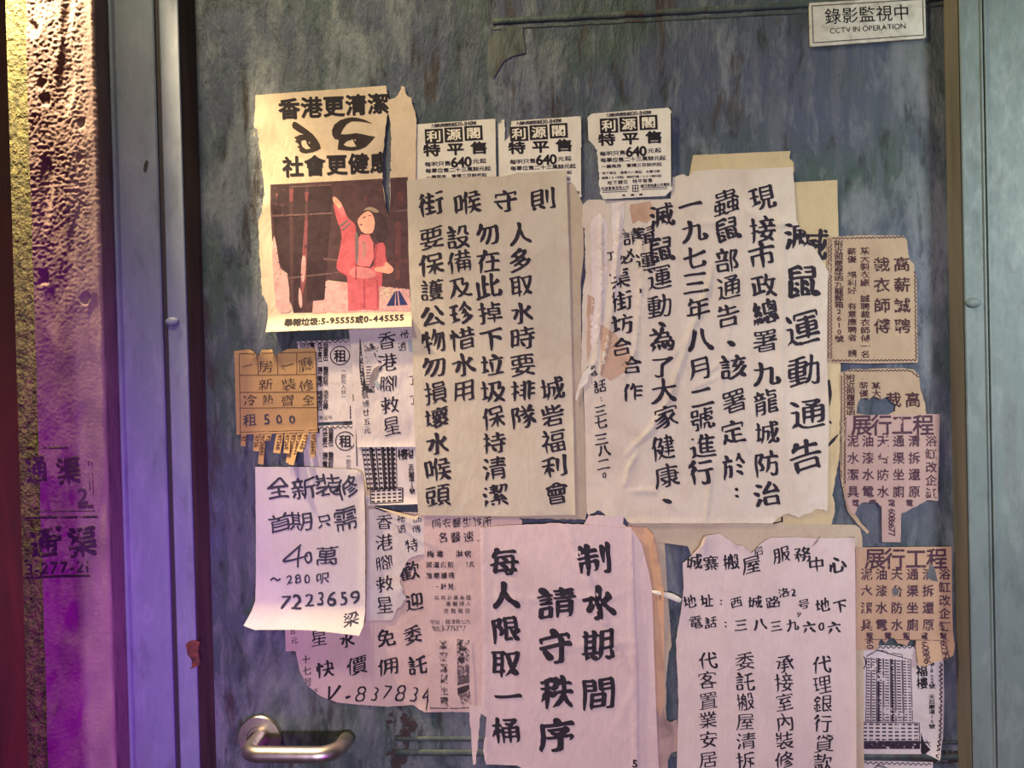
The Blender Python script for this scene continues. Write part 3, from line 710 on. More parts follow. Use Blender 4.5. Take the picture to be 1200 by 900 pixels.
pr('girl_print', (196, 92, 100), [z([(600, 60), (640, 40), (690, 150), (705, 175), (745, 205), (750, 260), (745, 465), (760, 475), (870, 490), (862, 380), (880, 330), (935, 320), (940, 440), (960, 455), (915, 480), (918, 600), (895, 610), (700, 600), (690, 530), (640, 510), (620, 480), (645, 380), (662, 260), (625, 180)])], .75)
pr('skirt_print', (194, 94, 102), [z([(692, 540), (880, 540), (897, 600), (896, 755), (800, 752), (700, 760)])], .74)
pr('girl_print', (212, 116, 120), [z([(755, 270), (860, 275), (862, 480), (760, 475), (750, 440)]), z([(640, 38), (690, 150), (668, 172), (612, 80)])], .95)
pr('girl_print', (206, 128, 128), [z([(700, 510), (750, 470), (870, 500), (880, 545), (800, 555), (720, 545)])], .98)
pr('girl_print', (226, 160, 138), [z([(600, 30), (620, 32), (645, 60), (660, 95), (640, 105), (612, 78), (600, 55)]), z([(756, 180), (790, 140), (830, 118), (872, 140), (868, 230), (850, 270), (790, 265), (765, 215)]), z([(935, 440), (985, 480), (990, 505), (965, 525), (915, 515), (865, 505), (870, 480), (930, 480)])], 1.0)
pr('hair_print', (66, 50, 54), [z([(790, 125), (820, 96), (865, 98), (925, 145), (950, 215), (945, 300), (915, 320), (880, 312), (862, 270), (872, 215), (862, 150), (830, 118)])], 1.25)
pr('girl_print', (148, 128, 110), [z([(790, 125), (820, 96), (865, 98), (905, 130), (870, 135), (830, 112)])], 1.4)
pr('collar_print', (120, 104, 104), [z([(742, 260), (756, 250), (768, 310), (760, 460), (745, 460)]), z([(640, 215), (700, 172), (706, 182), (648, 226)]), z([(655, 240), (712, 195), (716, 203), (662, 250)]), z([(770, 205), (790, 204), (788, 210), (770, 211)]), z([(795, 160), (815, 154), (815, 159), (796, 166)])], 1.3)
pr('collar_print', (176, 130, 120), [z([(785, 310), (800, 305), (820, 360), (800, 430), (785, 420), (795, 365)])], 1.35, .4)
pr('face_print', (120, 66, 66), [z([(788, 168), (800, 160), (812, 162), (800, 168)]), z([(772, 206), (790, 208), (784, 214), (774, 212)]), z([(828, 150), (842, 146), (846, 150), (832, 155)])], 1.6)
pr('fold_print', (166, 72, 82), [z([(745, 470), (752, 470), (752, 560), (744, 560)]), z([(795, 560), (802, 560), (806, 740), (799, 740)]), z([(872, 330), (882, 335), (872, 470), (862, 480)]), z([(640, 500), (690, 528), (692, 540), (640, 512)]), z([(880, 560), (886, 560), (890, 740), (884, 740)])], 1.5)
pr('emblem', (44, 52, 96), [z([(943, 728), (998, 632), (1000, 632), (996, 728)]), z([(1003, 726), (1004, 632), (1012, 632), (1020, 726)]), z([(1028, 724), (1018, 632), (1028, 632), (1080, 722)])], .6)
I = Ink(EYES); I.prop('舉報垃圾:5-95555或0-445555', (334, 378.5), (474, 372), 9.6, 'black', .72, sxd=1.12, sx=1.08); I.make('hotline', K, .5)

# --- three property sale stickers
def sticker(dx, dy, outline, label, depth, holes=(), worn=(), h=None):
    S = Sheet('sale_sticker', label, 'sticker', outline, depth, P_STICK, h, 8, 'property sale stickers')
    o = lambda x, y: (x+dx, y+dy)
    I = Ink(S, worn=worn)
    I.prop('九龍柏馬德里道830-848號', o(710.5, 135.2), o(763, 131.6), 4.6, 'bold', 1.0, dw=.75); I.make('address_line', K)
    I = Ink(S, worn=worn)
    for (x, y) in ((713.6, 147.3), (736.5, 145.5), (759.9, 143.6)):
        q = rad_(2.8); c_, s_ = math.cos(q), math.sin(q)
        I.poly([(x+dx+a*c_+b*s_, y+dy-a*s_+b*c_) for a, b in ((-10.6, -8.6), (10.6, -8.6), (10.6, 8.6), (-10.6, 8.6))], 6)
    bx = I.make('name_box', K)
    I = Ink(S, worn=worn); I.run('利源閣', o(713.6, 147.3), o(759.9, 143.6), 14, 'bold', 1.26); I.make('name_lettering', ink('sticker_white', (220, 212, 190)), .36)
    I = Ink(S, worn=worn); I.run('特平售', o(711, 163.6), o(766.5, 160.8), 15, 'black', 1.38); I.make('headline', K)
    I = Ink(S, worn=worn); I.prop('640', o(733.6, 178.2), o(757.5, 176.8), 10, 'black', 1.12, dw=.7, sxd=1.1); I.make('price', K)
    I = Ink(S, worn=worn)
    I.run('每呎只售', o(706.5, 180.2), o(729.5, 178.8), 5.8, 'bold', 1.36); I.run('元起', o(762.6, 176.6), o(771, 176), 5.8, 'bold', 1.36)
    I.run('每單位售二十三萬餘元起', o(707, 187.8), o(776.5, 185), 5.6, 'bold', 1.3)
    I.run('一廳兩房・實積三百餘呎起', o(707.5, 195.2), o(772.5, 192.4), 4.6, 'bold', 1.3)
    I.run('地下車位・僅售十八萬起・全層付款', o(707.5, 203), o(771.5, 200.6), 3.4, 'bold', 1.3); I.run('面積384呎起・每呎只售1600餘元起', o(707, 208.6), o(773, 206), 3.3, 'bold', 1.3)
    I.run('地下鋪位', o(714.5, 214.4), o(733, 213), 5.0, 'bold', 1.15); I.run('特平發售', o(744, 212.6), o(762, 211.4), 5.0, 'bold', 1.15)
    I.run('利源置業有限公司', o(706.5, 221), o(735, 219.5), 3.9, 'bold'); I.run('總代理地產公司電話', o(752.5, 218), o(783, 216), 3.9, 'bold')
    for k in range(2):
        I.line([o(705.5, 223.6+k*2), o(735, 222.2+k*2)], .7); I.line([o(752, 220.4+k*2), o(782, 219+k*2)], .7)
    I.run('售樓處', o(731, 229), o(751, 228), 2.6, 'bold', 1.8)
    I.make('body_text', K)
    I = Ink(S, worn=worn); c = o(744.5, 221)
    for a in (-3.2, 0, 3.2): I.line([(c[0]+a, c[1]-4), (c[0]+a, c[1]+3.6)], .9)
    for a in (-3.6, 0, 3.4): I.line([(c[0]-3.4, c[1]+a), (c[0]+3.4, c[1]+a-.2)], .9)
    I.make('emblem', K)
    # dark square corners outside the rounded printed edge
    x0, y0 = o(688.5, 134); x1, y1 = o(786.5, 126.5); dk = ink('sticker_edge', (38, 40, 40))
    for cx, cy, sx, r in ((x0-.4, y0-.8, 1, 7), (x1+.4, y1-.6, -1, 7)):
        I = Ink(S); I.poly([(cx, cy)] + [(cx+sx*r*(1-math.sin(t)), cy+r*(1-math.cos(t))) for t in np.linspace(0, math.pi/2, 7)], 3); I.make('dark_corner', dk, .4)
    I = Ink(S); I.line([(x1, y1+6), o(787, 219)], 1.3); I.make('dark_edge', dk, .4)
    return S
sticker(-205.0, 12.4, [(484.5, 146), (580.5, 139), (582, 236), (486, 240)], 'white property sale sticker half covered by the tap notice, beside the eyes poster', 1.6, h=waves(.15, 60, 2))
sticker(-105.3, 9.6, [(584, 144), (591, 139.5, .5), (592, 153, .6), (591, 166, .6), (597, 160, .6), (599.5, 142), (680.8, 136), (682, 229), (674, 239), (585, 238)], 'white property sale sticker with a torn dark notch in its upper edge', 1.8, h=waves(.15, 60, 3))
sticker(0, 0, [(688, 133.5), (787, 126), (787.5, 222), (780, 229.5), (706.5, 233.5, 1.0), (703, 227, 1.6), (701, 200, 1.2), (700, 176, 1.6), (694.5, 169, 1.8), (689.5, 164, .8)], 'white property sale sticker fully visible with a ragged left edge, above the rat notice', 6.4, h=total(waves(.15, 60, 4), corner((703, 231), 22, 1.5)))

# --- notice on using the street tap
tb = Sheet('backing_sheet', 'plain buff sheet showing right of the tap notice', 'paper sheet', [(560, 216), (665, 214), (672, 216), (683, 239), (684, 300), (680.5, 332), (681.5, 430), (686, 520), (687.5, 600), (686, 609, .8), (560, 607)], 2.9, P_TAPB, total(waves(.3, 80, 5), ridge([(672, 215), (676, 420), (681, 600)], .8, 2)), solo=True)
th = total(waves(.45, 120, 6), ridge([(480, 330), (560, 300), (668, 290)], .5, 6), curl((663, 200), (674, 603), 9, 1.6), ridge([(520, 212), (524, 420), (534, 604)], .3, 5))
TAP = Sheet('notice', 'tall buff notice of brush writing on using the street tap', 'notice', [(477, 212, .6), (500, 208.5, .6), (590, 206.5, .9), (606, 203), (663.5, 199.5), (667, 300), (670, 420), (672, 500), (674, 603), (600, 605), (490, 604), (486, 500), (482.5, 380), (479, 300)], 4.6, P_TAP, th, 7)
def brush_col(S, part, cols, size, style='kai', mat=None, jit=1, n=None, sx=1.0, seed=5):
    for k, (t, p0, p1) in enumerate(cols):
        I = Ink(S, seed=seed+k*3); I.run(t, p0, p1, size*(.90 if style == 'kai' else .95), style, sx*(1.13 if style == 'kai' else 1.06), jit=jit, n=n); I.make(part, mat or KB)
brush_col(TAP, 'title', [('街喉守則', (503.8, 240.5), (637.3, 233))], 32)
brush_col(TAP, 'text_column', [('要保護公物勿損壞水喉頭', (504.5, 280), (513.4, 581)), ('設備及珍惜水用', (537.7, 277.5), (543.5, 458.5)), ('勿在此掉下垃圾保持清潔', (571, 275.2), (581.5, 580)), ('人多取水時要排隊', (609.5, 274), (613.5, 488.7)), ('城砦福利會', (646.2, 456), (651.5, 578.5))], 30.5)

# --- notice on the rat campaign
Sheet('backing_sheet', 'yellowed strip of paper showing above the rat notice', 'paper sheet', [(812, 182), (926, 177, .8), (925, 186, 1.2), (930, 191, 1.2), (929.5, 206), (860, 214), (806, 214)], 1.2, P_RATB, waves(.3, 60, 7), solo=True)
rb = Sheet('backing_sheet', 'yellowed sheet showing to the right of the rat notice', 'paper sheet', [(850, 226), (928, 214), (981, 211), (983, 290), (985, 420), (985, 470, .8), (983, 540, 1.4), (975, 580, 1.8), (978, 596, 1.5), (974, 615), (800, 617)], 2.0, P_RATB, total(waves(.4, 70, 8), ridge([(945, 240), (965, 330), (968, 420)], .8, 6)))
for ch_, x_, y_, s_, e_ in (('滅', 951, 287, 40, -14), ('口', 911, 607, 16, 0)): I = Ink(rb, seed=4); I.char(ch_, x_, y_, s_, 'kai', 1.0, None, e_); I.make('brush_remnant', KB)
for pts_, w_ in (([(971, 445), (973, 462), (972, 476)], (3, 4, .5)), ([(982, 509), (976, 516), (970, 523)], (1, 4, 2)), ([(972, 493), (974, 497)], (2, 3, 1))): I = Ink(rb); I.stroke(pts_, w_); I.make('brush_remnant', KB)
rh = total(waves(.55, 90, 9), ridge([(836, 305), (830, 335), (812, 382), (796, 430), (782, 469), (764, 502), (733, 533)], 3.60, 2.6), ridge([(806, 392), (795, 410), (789, 420)], 1.80, 2.5), ridge([(845, 440), (822, 450), (812, 455)], 1.80, 2.5),
    ridge([(834, 540), (831, 575), (826, 612)], 2.25, 2), ridge([(748, 528), (737, 548), (732, 570)], 1.95, 2), ridge([(858, 480), (870, 512), (882, 534)], 2.25, 2.5), ridge([(853, 300), (856, 360), (850, 420), (843, 470)], 1.80, 3), ridge([(868, 240), (900, 262), (930, 262)], 1.95, 4),
    ridge([(908, 215), (917, 300), (915, 420), (918, 560)], 1.80, 3), ridge([(704, 250), (706, 330), (699, 420), (690, 440)], 3.00, 2.2), ridge([(727, 240), (722, 320), (712, 400), (700, 450)], 3.00, 2.0), ridge([(751, 255), (752, 330), (744, 410), (730, 445)], 2.70, 2.2), ridge([(716, 300), (738, 400), (748, 440)], 1.65, 2),
    ridge([(764, 250), (758, 330), (754, 380)], 1.50, 2), ridge([(955, 350), (940, 450), (948, 590)], 1.35, 4), ridge([(790, 225), (820, 260), (850, 262)], 1.50, 4), ridge([(735, 575), (770, 575), (790, 600)], 1.35, 3), curl((690, 612), (905, 613), 8, 1.2), ridge([(860, 415), (838, 430), (820, 446)], 1.80, 2.2))
RAT = Sheet('notice', 'large creased notice of brush writing about a rat campaign', 'notice',
    [(683, 240, .8), (690, 234, .5), (720, 235, .4), (786, 233, .8), (788, 208, 1.6), (800, 204, 1.6), (806, 207, 1.4), (813, 200.5, .8), (840, 198.5, .5), (880, 198, .5), (929, 196, .5), (931, 225, .6), (933, 258, 1.2), (950, 285, 1.2), (971, 318, .8), (969, 360), (969, 420), (971, 500), (970, 560), (969.5, 598, 1.6), (955, 597, 1.8), (943, 602, 1.8), (936, 606, 1.8), (925, 602, 1.6), (918, 603, 1.6), (910, 608, 1.4), (905, 613), (820, 613), (740, 613), (735, 611, 1.8), (728, 604, 1.8), (715, 606, 1.8), (700, 598, 1.4), (690, 604), (687.5, 600), (686, 520), (684, 460), (681, 432, .8), (683, 340, 1.2), (686, 326, 1.2), (685.5, 268, 1.2), (682, 265, .8)],
    4.0, P_RAT, rh, 2.7, jag=.3)
RAT.lift = .25
def chars(S, part, L, style, mat, jit=1, seed=7, worn=(), label=None, eps=.26):
    I = Ink(S, seed=seed, worn=worn)
    for c, x, y, s_ in L: I.char(c, x, y, s_*(.94 if style in SHEAR else 1), style, 1.1 if style in SHEAR else 1.0, jit=jit)
    return I.make(part, mat, eps, label)
P_TORN = paper('torn_layer_paper', (224, 212, 204), (176, 132, 110), .5, .5, 23); P_TORN2 = paper('stained_layer_paper', (196, 164, 138), (150, 104, 80), .6, .5, 24)
for ol, m_, st in (([(692, 262, 1), (702, 250, 1), (712, 262, 1), (712, 320, 1), (706, 372, 1), (697, 412, 1), (690, 400, 1), (694, 340, 1)], P_TORN, 4), ([(716, 238, .6), (732, 236, .8), (728, 300, 1), (722, 360, 1), (716, 330, 1), (718, 280, 1)], P_TORN, 4), ([(738, 240, .8), (762, 236, .8), (768, 250, 1), (758, 262, 1), (748, 258, 1), (741, 262, 1)], P_TORN2, 4), ([(704, 380, 1), (722, 392, 1), (742, 420, 1), (732, 436, 1), (716, 446, 1), (704, 440, 1)], P_TORN2, 4), ([(688, 345, 1), (697, 350, 1), (692, 410, 1), (688, 425, 1)], P_TORN2, 4)):
    V_, F_, L_ = fill(ol, (), st, 3, .6, int(ol[0][0])); I = Ink(RAT, seed=2); I.add(V_, F_); I.make('torn_layer', m_, .08, 'torn paper layer at the worn left side')
chars(RAT, 'title', [('滅', 937, 276, 40), ('鼠', 939, 331, 45), ('運', 941, 384, 43), ('動', 942.7, 435, 43), ('通', 946, 485, 43), ('告', 944.5, 534.5, 42)], 'kai', KB)
ys = [232.6, 269, 300, 335, 365.5, 399, 437, 470.5, 507.6, 544.6, 579]
chars(RAT, 'text_column', [(c, 892.3+.75*k, y, 32) for k, (c, y) in enumerate(zip('現接市政總署九龍城防治', ys))], 'kai', KB, seed=11)
chars(RAT, 'text_column', [('蟲', 851, 237, 33), ('鼠', 852, 270, 31), ('部', 852, 305.5, 31), ('通', 853, 337.4, 31), ('告', 853, 370.7, 31), ('、', 865, 392, 30), ('該', 858.3, 431, 31), ('署', 859.6, 470.5, 31), ('定', 859, 507.6, 31), ('於', 860.4, 547, 31), (':', 862.5, 575, 16)], 'kai', KB, seed=12)
chars(RAT, 'text_column', [(c, x, y, 31) for c, x, y in (('一', 809.8, 241), ('九', 813, 270), ('七', 813, 301.6), ('三', 814, 332), ('年', 817, 361), ('八', 820, 399), ('月', 820.6, 432), ('二', 822, 465.4), ('號', 823, 492), ('進', 823, 524), ('行', 820.6, 554))], 'kai', KB, seed=13)
chars(RAT, 'text_column', [('滅', 776, 253, 32), ('鼠', 775, 292.7, 33), ('運', 772, 326, 32), ('動', 772.5, 358, 32), ('、', 784, 371, 28), ('為', 775, 398, 31), ('了', 777, 429.6, 29), ('大', 778.4, 457.7, 31), ('家', 781, 488.4, 31), ('健', 777, 524, 31), ('康', 782, 558.7, 31), ('、', 792, 578, 30)], 'kai', KB, seed=14)
chars(RAT, 'text_column', [('鼠', 757, 276, 26), ('運', 756, 307, 24), ('，', 754, 336, 14), ('請', 740, 277, 24), ('必', 735, 301, 18), ('丁', 716, 300, 12), ('渠', 727, 326, 25), ('街', 728.6, 353, 27), ('坊', 729, 380, 26), ('合', 728.6, 407, 25), ('合', 740, 428, 25), ('作', 741, 460, 25), ('・', 743, 482.5, 34)], 'kai', KB, seed=15, worn=[circle(722, 317, 8), circle(748, 285, 5), circle(731, 296, 4), circle(736, 268, 5), circle(750, 318, 4)])
chars(RAT, 'text_column', [('電', 693, 435, 14), (':', 693.5, 446, 6), ('話', 703, 453, 16), (':', 704.3, 466.7, 7), ('三', 703, 482, 17), ('七', 704.3, 495, 16), ('三', 704.3, 515, 17), ('八', 707.6, 528, 16), ('二', 707.6, 544.6, 16), ('0', 708, 556.6, 7)], 'kai', KB, seed=16)

# --- brown one-room letting advert with tear-off tabs
bh = total(waves(.3, 60, 10), corner((300, 416), 16, 4), corner((325, 416), 16, 4), curl((277, 509), (373, 506), 3, .6))
BR = Sheet('tear_off_advert', 'brown handwritten letting advert with a fringe of tear-off tabs', 'flyer', [(274.5, 411), (293, 409.5), (299, 413), (304, 418), (307, 410), (319.6, 409.5), (322, 418), (330, 413), (337, 409), (370, 408), (371.5, 460), (372.7, 506), (277.4, 509.5)], 3.0, P_BROWN, bh, 7)
I = Ink(BR)
for p in ([(280.5, 414.5), (370, 412.5)], [(280.5, 439.8), (371, 438.5)], [(280.8, 459.8), (371.5, 459)], [(281, 478.2), (372, 477.4)], [(282, 506.5), (372.6, 503.8)], [(280.5, 414.5), (282, 509)], [(302.3, 416), (302.5, 439.4)], [(325.2, 416), (325.6, 439.2)], [(347.8, 414), (348, 439)], [(370, 412.5), (372.5, 505)]): I.line(p, .7)
I.make('ruled_lines', K_BR)
chars(BR, 'text_line', [('一', 290.5, 428.5, 16), ('房', 312, 428.5, 18), ('一', 337, 428.3, 16), ('廳', 358, 427, 19)], 'pen', K_PEN, seed=21)
chars(BR, 'text_line', [('新', 312, 451, 17), ('裝', 338, 450, 17), ('修', 359.5, 451.5, 17)], 'pen', K_PEN, seed=22)
chars(BR, 'text_line', [('冷', 293, 469, 15), ('熱', 314, 468, 14), ('齊', 337, 469.5, 17), ('全', 361, 468.5, 15)], 'pen', K_PEN, seed=23)
chars(BR, 'price_line', [('租', 293, 492.8, 16), ('5', 312.5, 491, 12.5), ('0', 327, 491.5, 10), ('0', 342.5, 491, 10)], 'marker', K_MARK, seed=24)
for k, (xa_, xb_, yb_, out, lean) in enumerate(((283, 288.6, 523, 2, 0), (297.5, 304, 529, 3, .5), (305, 311.4, 544, 3, -1.5), (312, 319, 517, 2, -2), (324, 332.4, 531, 6, -2), (333.4, 340.2, 531, 9, 2), (341, 347, 542, 10, -3), (348, 354, 544, 12, -6), (355, 362.4, 529, 10, -5), (364.4, 370.4, 536, 4, 0))):
    y0 = 508.6 - (xa_-277)*.03
    S2 = Surface(3.0, (lambda y0, yb_, out: lambda x, y: .4 + out*np.clip((y-y0)/(yb_-y0), 0, 1)**1.4)(y0, yb_, out))
    lx = lambda x, y: x + lean*((y-y0)/(yb_-y0))**2
    ol = [(xa_, y0), (xb_, y0), (lx(xb_, yb_), yb_, .4), (lx(xa_, yb_), yb_-1)]
    V, F, loops = fill(ol, (), 3, 2.5, .15, k)
    S2.root = BR.root
    A = S2.put(V); B2 = A + np.array([0, .0002, 0]); n = len(V); cnt = {(a, b) for q in F for a, b in zip(q, q[1:]+q[:1])}
    tb_ = mesh_obj('tab', np.concatenate([A, B2]), F + [[j+n for j in q[::-1]] for q in F] + [[a, b, b+n, a+n] for a, b in cnt if (b, a) not in cnt], P_BROWN, BR.root)
    I = Ink(S2, clip=False); m = max(2, int((yb_-y0-4)/3.6)); t_ = '9726841'[:m]
    for j, ch in enumerate(t_): I.char(ch, lx((xa_+xb_)/2, y0+4+3.4*j), y0+4+3.4*j, 4.6, 'bold', 1.0, -90+3, n=22)
    o = I.make('tab_number', K_BR, .35, parent=tb_)

# --- printed letting adverts under it
def tower(I, fx, floors, groups, base=None):
    """a line drawing of a tower block: fx maps (u, v) of the front to the sheet"""
    for u0, u1, dark in groups:
        I.line([fx(u0, 0), fx(u0, 1)], .8); I.line([fx(u1, 0), fx(u1, 1)], .8)
        for k in range(floors):
            v0, v1 = (k+.3)/floors, (k+.3+.42*(1.25 if dark else 1))/floors
            m = 1 if dark else max(1, int((u1-u0)*14))
            for j in range(m):
                a, b = u0+(u1-u0)*(j+.15)/m, u0+(u1-u0)*(j+.8)/m
                P = [fx(a, v0), fx(b, v0), fx(b, v1), fx(a, v1)]; I.add(P, [[0, 1, 2, 3]])
            if dark: P = [fx(u0+.1*(u1-u0), k/floors), fx(u0+.45*(u1-u0), k/floors), fx(u0+.45*(u1-u0), (k+1)/floors), fx(u0+.1*(u1-u0), (k+1)/floors)]; I.add(P, [[0, 1, 2, 3]])
def podium(I, fx, rows, colsn):
    I.line([fx(0, 0), fx(1, 0), fx(1, 1), fx(0, 1)], 1.1, True)
    for r in range(rows):
        for c in range(colsn):
            a, b = (c+.18)/colsn, (c+.82)/colsn; v0, v1 = (r+.3)/rows, (r+.72)/rows
            I.add([fx(a, v0), fx(b, v0), fx(b, v1), fx(a, v1)], [[0, 1, 2, 3]])
def quad(p00, p10, p11, p01): return lambda u, v: tuple((1-u)*(1-v)*np.array(p00) + u*(1-v)*np.array(p10) + u*v*np.array(p11) + (1-u)*v*np.array(p01))
def let_ad(dx, dy, outline, label, depth):
    S = Sheet('letting_advert', label, 'flyer', outline, depth, P_LEAF, waves(.2, 60, int(dy)+3), 8, 'printed letting adverts')
    o = lambda x, y: (x+dx, y+dy)
    I = Ink(S); I.wavy(o(348, 402.3), o(410, 399.8), 1.2, 6.2, 1.0); I.line([o(414, 462), o(414.5, 492)], 1.0)
    for k in range(4): I.line([o(410.5, 477+4*k), o(414, 477+4*k)], .8)
    I.line([o(410.5, 475), o(410.5, 491)], .9); I.make('border', K)
    I = Ink(S); I.line(circle(398.6+dx, 416.7+dy, 10.8, 30, 1.04), 1.2, True); I.char('租', 398.8+dx, 416.9+dy, 15.5, 'bold'); I.make('letting_mark', K)
    I = Ink(S)
    for t, x, y0, y1 in (('位單宅住', 374.8, 421, 404.5), ('位單業商', 381.6, 420, 404), ('梯電立獨', 374.8, 450, 433), ('所診務醫', 381.6, 449, 432.5), ('位燈喉暗', 374.8, 478, 460.5), ('等盆手洗', 381.6, 477, 460)):
        I.run(t, o(x, y0), o(x+.3, y1), 6.6, 'bold')
    I.run('電住招', o(366, 404.5), o(354.5, 405), 6.5, 'bold'); I.run('即可入伙', o(402.4, 441), o(402.8, 459), 6.2, 'print'); I.line([o(400, 435), o(402.5, 433.8), o(405, 435)], .6); I.line([o(400, 464), o(402.5, 465.2), o(405, 464)], .6)
    I.run('備設場', o(376, 489.5), o(387, 489), 5.2, 'thin'); I.make('body_text', K)
    return S
let_ad(0, 0, [(348, 400.5, .6), (410, 397.5, .6), (413.5, 450), (418, 493), (362, 495.5)], 'upper letting advert with a circled character, tucked behind the brown tear-off sheet', .8)
let_ad(6, 100, [(354, 500, .6), (416, 497.5), (420, 560), (380, 562), (357, 548)], 'lower letting advert with a circled character, tucked behind the white marker sheet', .9)
BM = Sheet('building_advert', 'advert with a printed tower block below the upper foot cure leaflet', 'flyer', [(411, 470), (492, 470), (492, 590.5), (460, 591.2), (431, 592.3), (420, 560), (415, 520)], 1.6, P_LEAF, total(waves(.2, 60, 3), curl((431, 592), (492, 590), 10, 2.2)), 7)
I = Ink(BM)
tower(I, quad((418, 480), (464, 480), (465.5, 573), (431, 575)), 17, [(0, .10, 0), (.10, .22, 0), (.24, .40, 1), (.42, .56, 0), (.58, .72, 1), (.74, .84, 1), (.86, .99, 1)])
podium(I, quad((434, 573.5), (471.5, 571.5), (472, 588), (434.5, 590)), 4, 6); I.line([(472, 571.5), (472, 588.5)], 1.4); I.line([(417, 480), (418.5, 551)], 1.2); I.make('tower_drawing', K)
I = Ink(BM); I.char('樓', 471.8, 532.5, 13.5, 'heavy'); I.prop('24', (477.5, 529.5), (484.5, 529), 6, 'bold', 1); I.char('號', 481.5, 534.6, 6, 'bold'); I.run('天后廟道15號', (481.8, 546.5), (483, 575.5), 6.4, 'bold', 1.1); I.make('address_text', K)
I = Ink(BM); I.poly([(438, 593), (487, 604), (492, 602), (489, 608.5), (470, 604)], 4); 
fc = Surface(2.4, lambda x, y: 1+(x-436)*.10); fc.root = BM.root; I.s = fc; I.clip = False; I.make('folded_corner', paper('fold_paper', (232, 212, 176), seed=21), .1, 'cream folded-up lower edge')

# --- foot cure leaflets and the big brush advert beneath
fu = total(waves(.5, 40, 12), curl((409, 386), (487, 383), 6, 1), ridge([(430, 400), (446, 420), (448, 470)], 1.0, 4), curl((418, 523), (487, 523), 7, 1.2))
FU = Sheet('leaflet', 'scuffed grey white foot cure leaflet below the eyes poster', 'leaflet', [(409, 386.5), (440, 384), (489, 382.5), (491, 460), (490, 523.5), (418.5, 524), (415, 470), (412, 420)], 2.3, P_LEAF, fu, 6)
brush_col(FU, 'text_column', [('香港腳救星', (452.5, 400), (459, 499))], 23.5, 'light')
I = Ink(FU, seed=3); I.run('醫博廿五元', (428, 463), (430.3, 504), 9, 'light', jit=.7); I.run('祕透', (473.5, 391.5), (471, 406), 11, 'light', jit=.8); I.run('了了', (484, 445), (485, 468), 12, 'light'); I.make('text_column', KB)
I = Ink(FU, worn=[circle(424.5, 402+k*3.6, .75, 8, 1.8) for k in range(16)]); I.poly([(421.6, 397), (422.6, 397), (427, 440), (430, 457), (424, 459), (421, 430)], 3)
for k in range(9): I.line([(429, 430+3.4*k), (435, 429.6+3.4*k)], 1.1)
I.rect(429, 452, 439, 460); I.make('tower_remnant', ink('remnant_ink', (52, 48, 54), .2, 300, 12))
I = Ink(FU); I.poly([(438, 432), (446, 427), (443, 440), (439, 452), (434, 456), (433, 444)], 4); I.make('scuff', ink('grey_scuff', (120, 110, 116), .2, 120, 4), .4, 'grey scuffed patch'); 
for q_ in ([(426, 404), (436, 402), (444, 405), (443, 412), (434, 411), (428, 414)], [(428, 415), (440, 413), (443, 424), (436, 428), (430, 426)]): I = Ink(FU); I.poly(q_, 4); I.make('scuff', K_RES, .4)
for q_ in ([(441, 442), (447, 440), (448, 449), (442, 456), (438, 452)], [(478, 399), (484, 399), (485, 414), (479, 410)]): I = Ink(FU); I.poly(q_, 4); I.make('scuff', ink('blue_scuff', (150, 160, 170), .25, 150, 5), .5)
BIG = Sheet('brush_advert', 'wide pink advert in loose brush writing with a phone number along its bottom edge', 'flyer', [(346, 740), (360, 700), (430, 600), (502, 600), (520, 640), (560, 760), (556, 833.5, .8), (512, 834, .8), (497, 833.5, .8), (484, 826, .6), (468, 827, .7), (448, 827.5, .5), (420, 825.5), (395, 823), (375, 815.5), (360, 803), (351, 785), (347, 765)], 1.0, P_PINK, total(waves(.35, 60, 13), curl((400, 829), (510, 833), 8, 1.5)), 7)
chars(BIG, 'brush_lettering', [('歡', 481, 670, 26), ('迎', 485.5, 705, 23), ('委', 484, 744, 24), ('託', 489, 780, 25), ('免', 452, 748, 22), ('佣', 455, 781, 25), ('價', 418, 780, 24), ('快', 381, 784, 22)], 'kai', KB, seed=31)
I = Ink(BIG, seed=5); I.run('十七号', (358.5, 773), (361, 799), 11, 'light', jit=.7); I.char('下', 370, 810, 7, 'light'); I.make('text_column', KB)
I = Ink(BIG, seed=6)
for c, x, y, s_ in (('8', 423, 813, 19), ('3', 439.5, 813, 17), ('7', 454, 811, 18), ('8', 470, 812, 20), ('3', 485, 813.5, 18)): I.char(c, x, y, s_, 'pen', .95, None, -16, jit=.8)
I.stroke([(386, 804), (386, 812), (385, 821), (392, 813), (399, 803)], (3, 2.2, 3.4)); I.stroke([(405, 818), (408, 816.5), (411, 816)], (3, 3.4, 2)); I.stroke([(503, 806), (497, 815), (495, 818), (502, 816), (507, 815)], (2, 2, 1)); I.stroke([(503, 799), (502, 815), (499.5, 832)], (1.5, 2.6, 1)); I.make('phone_number', KB)
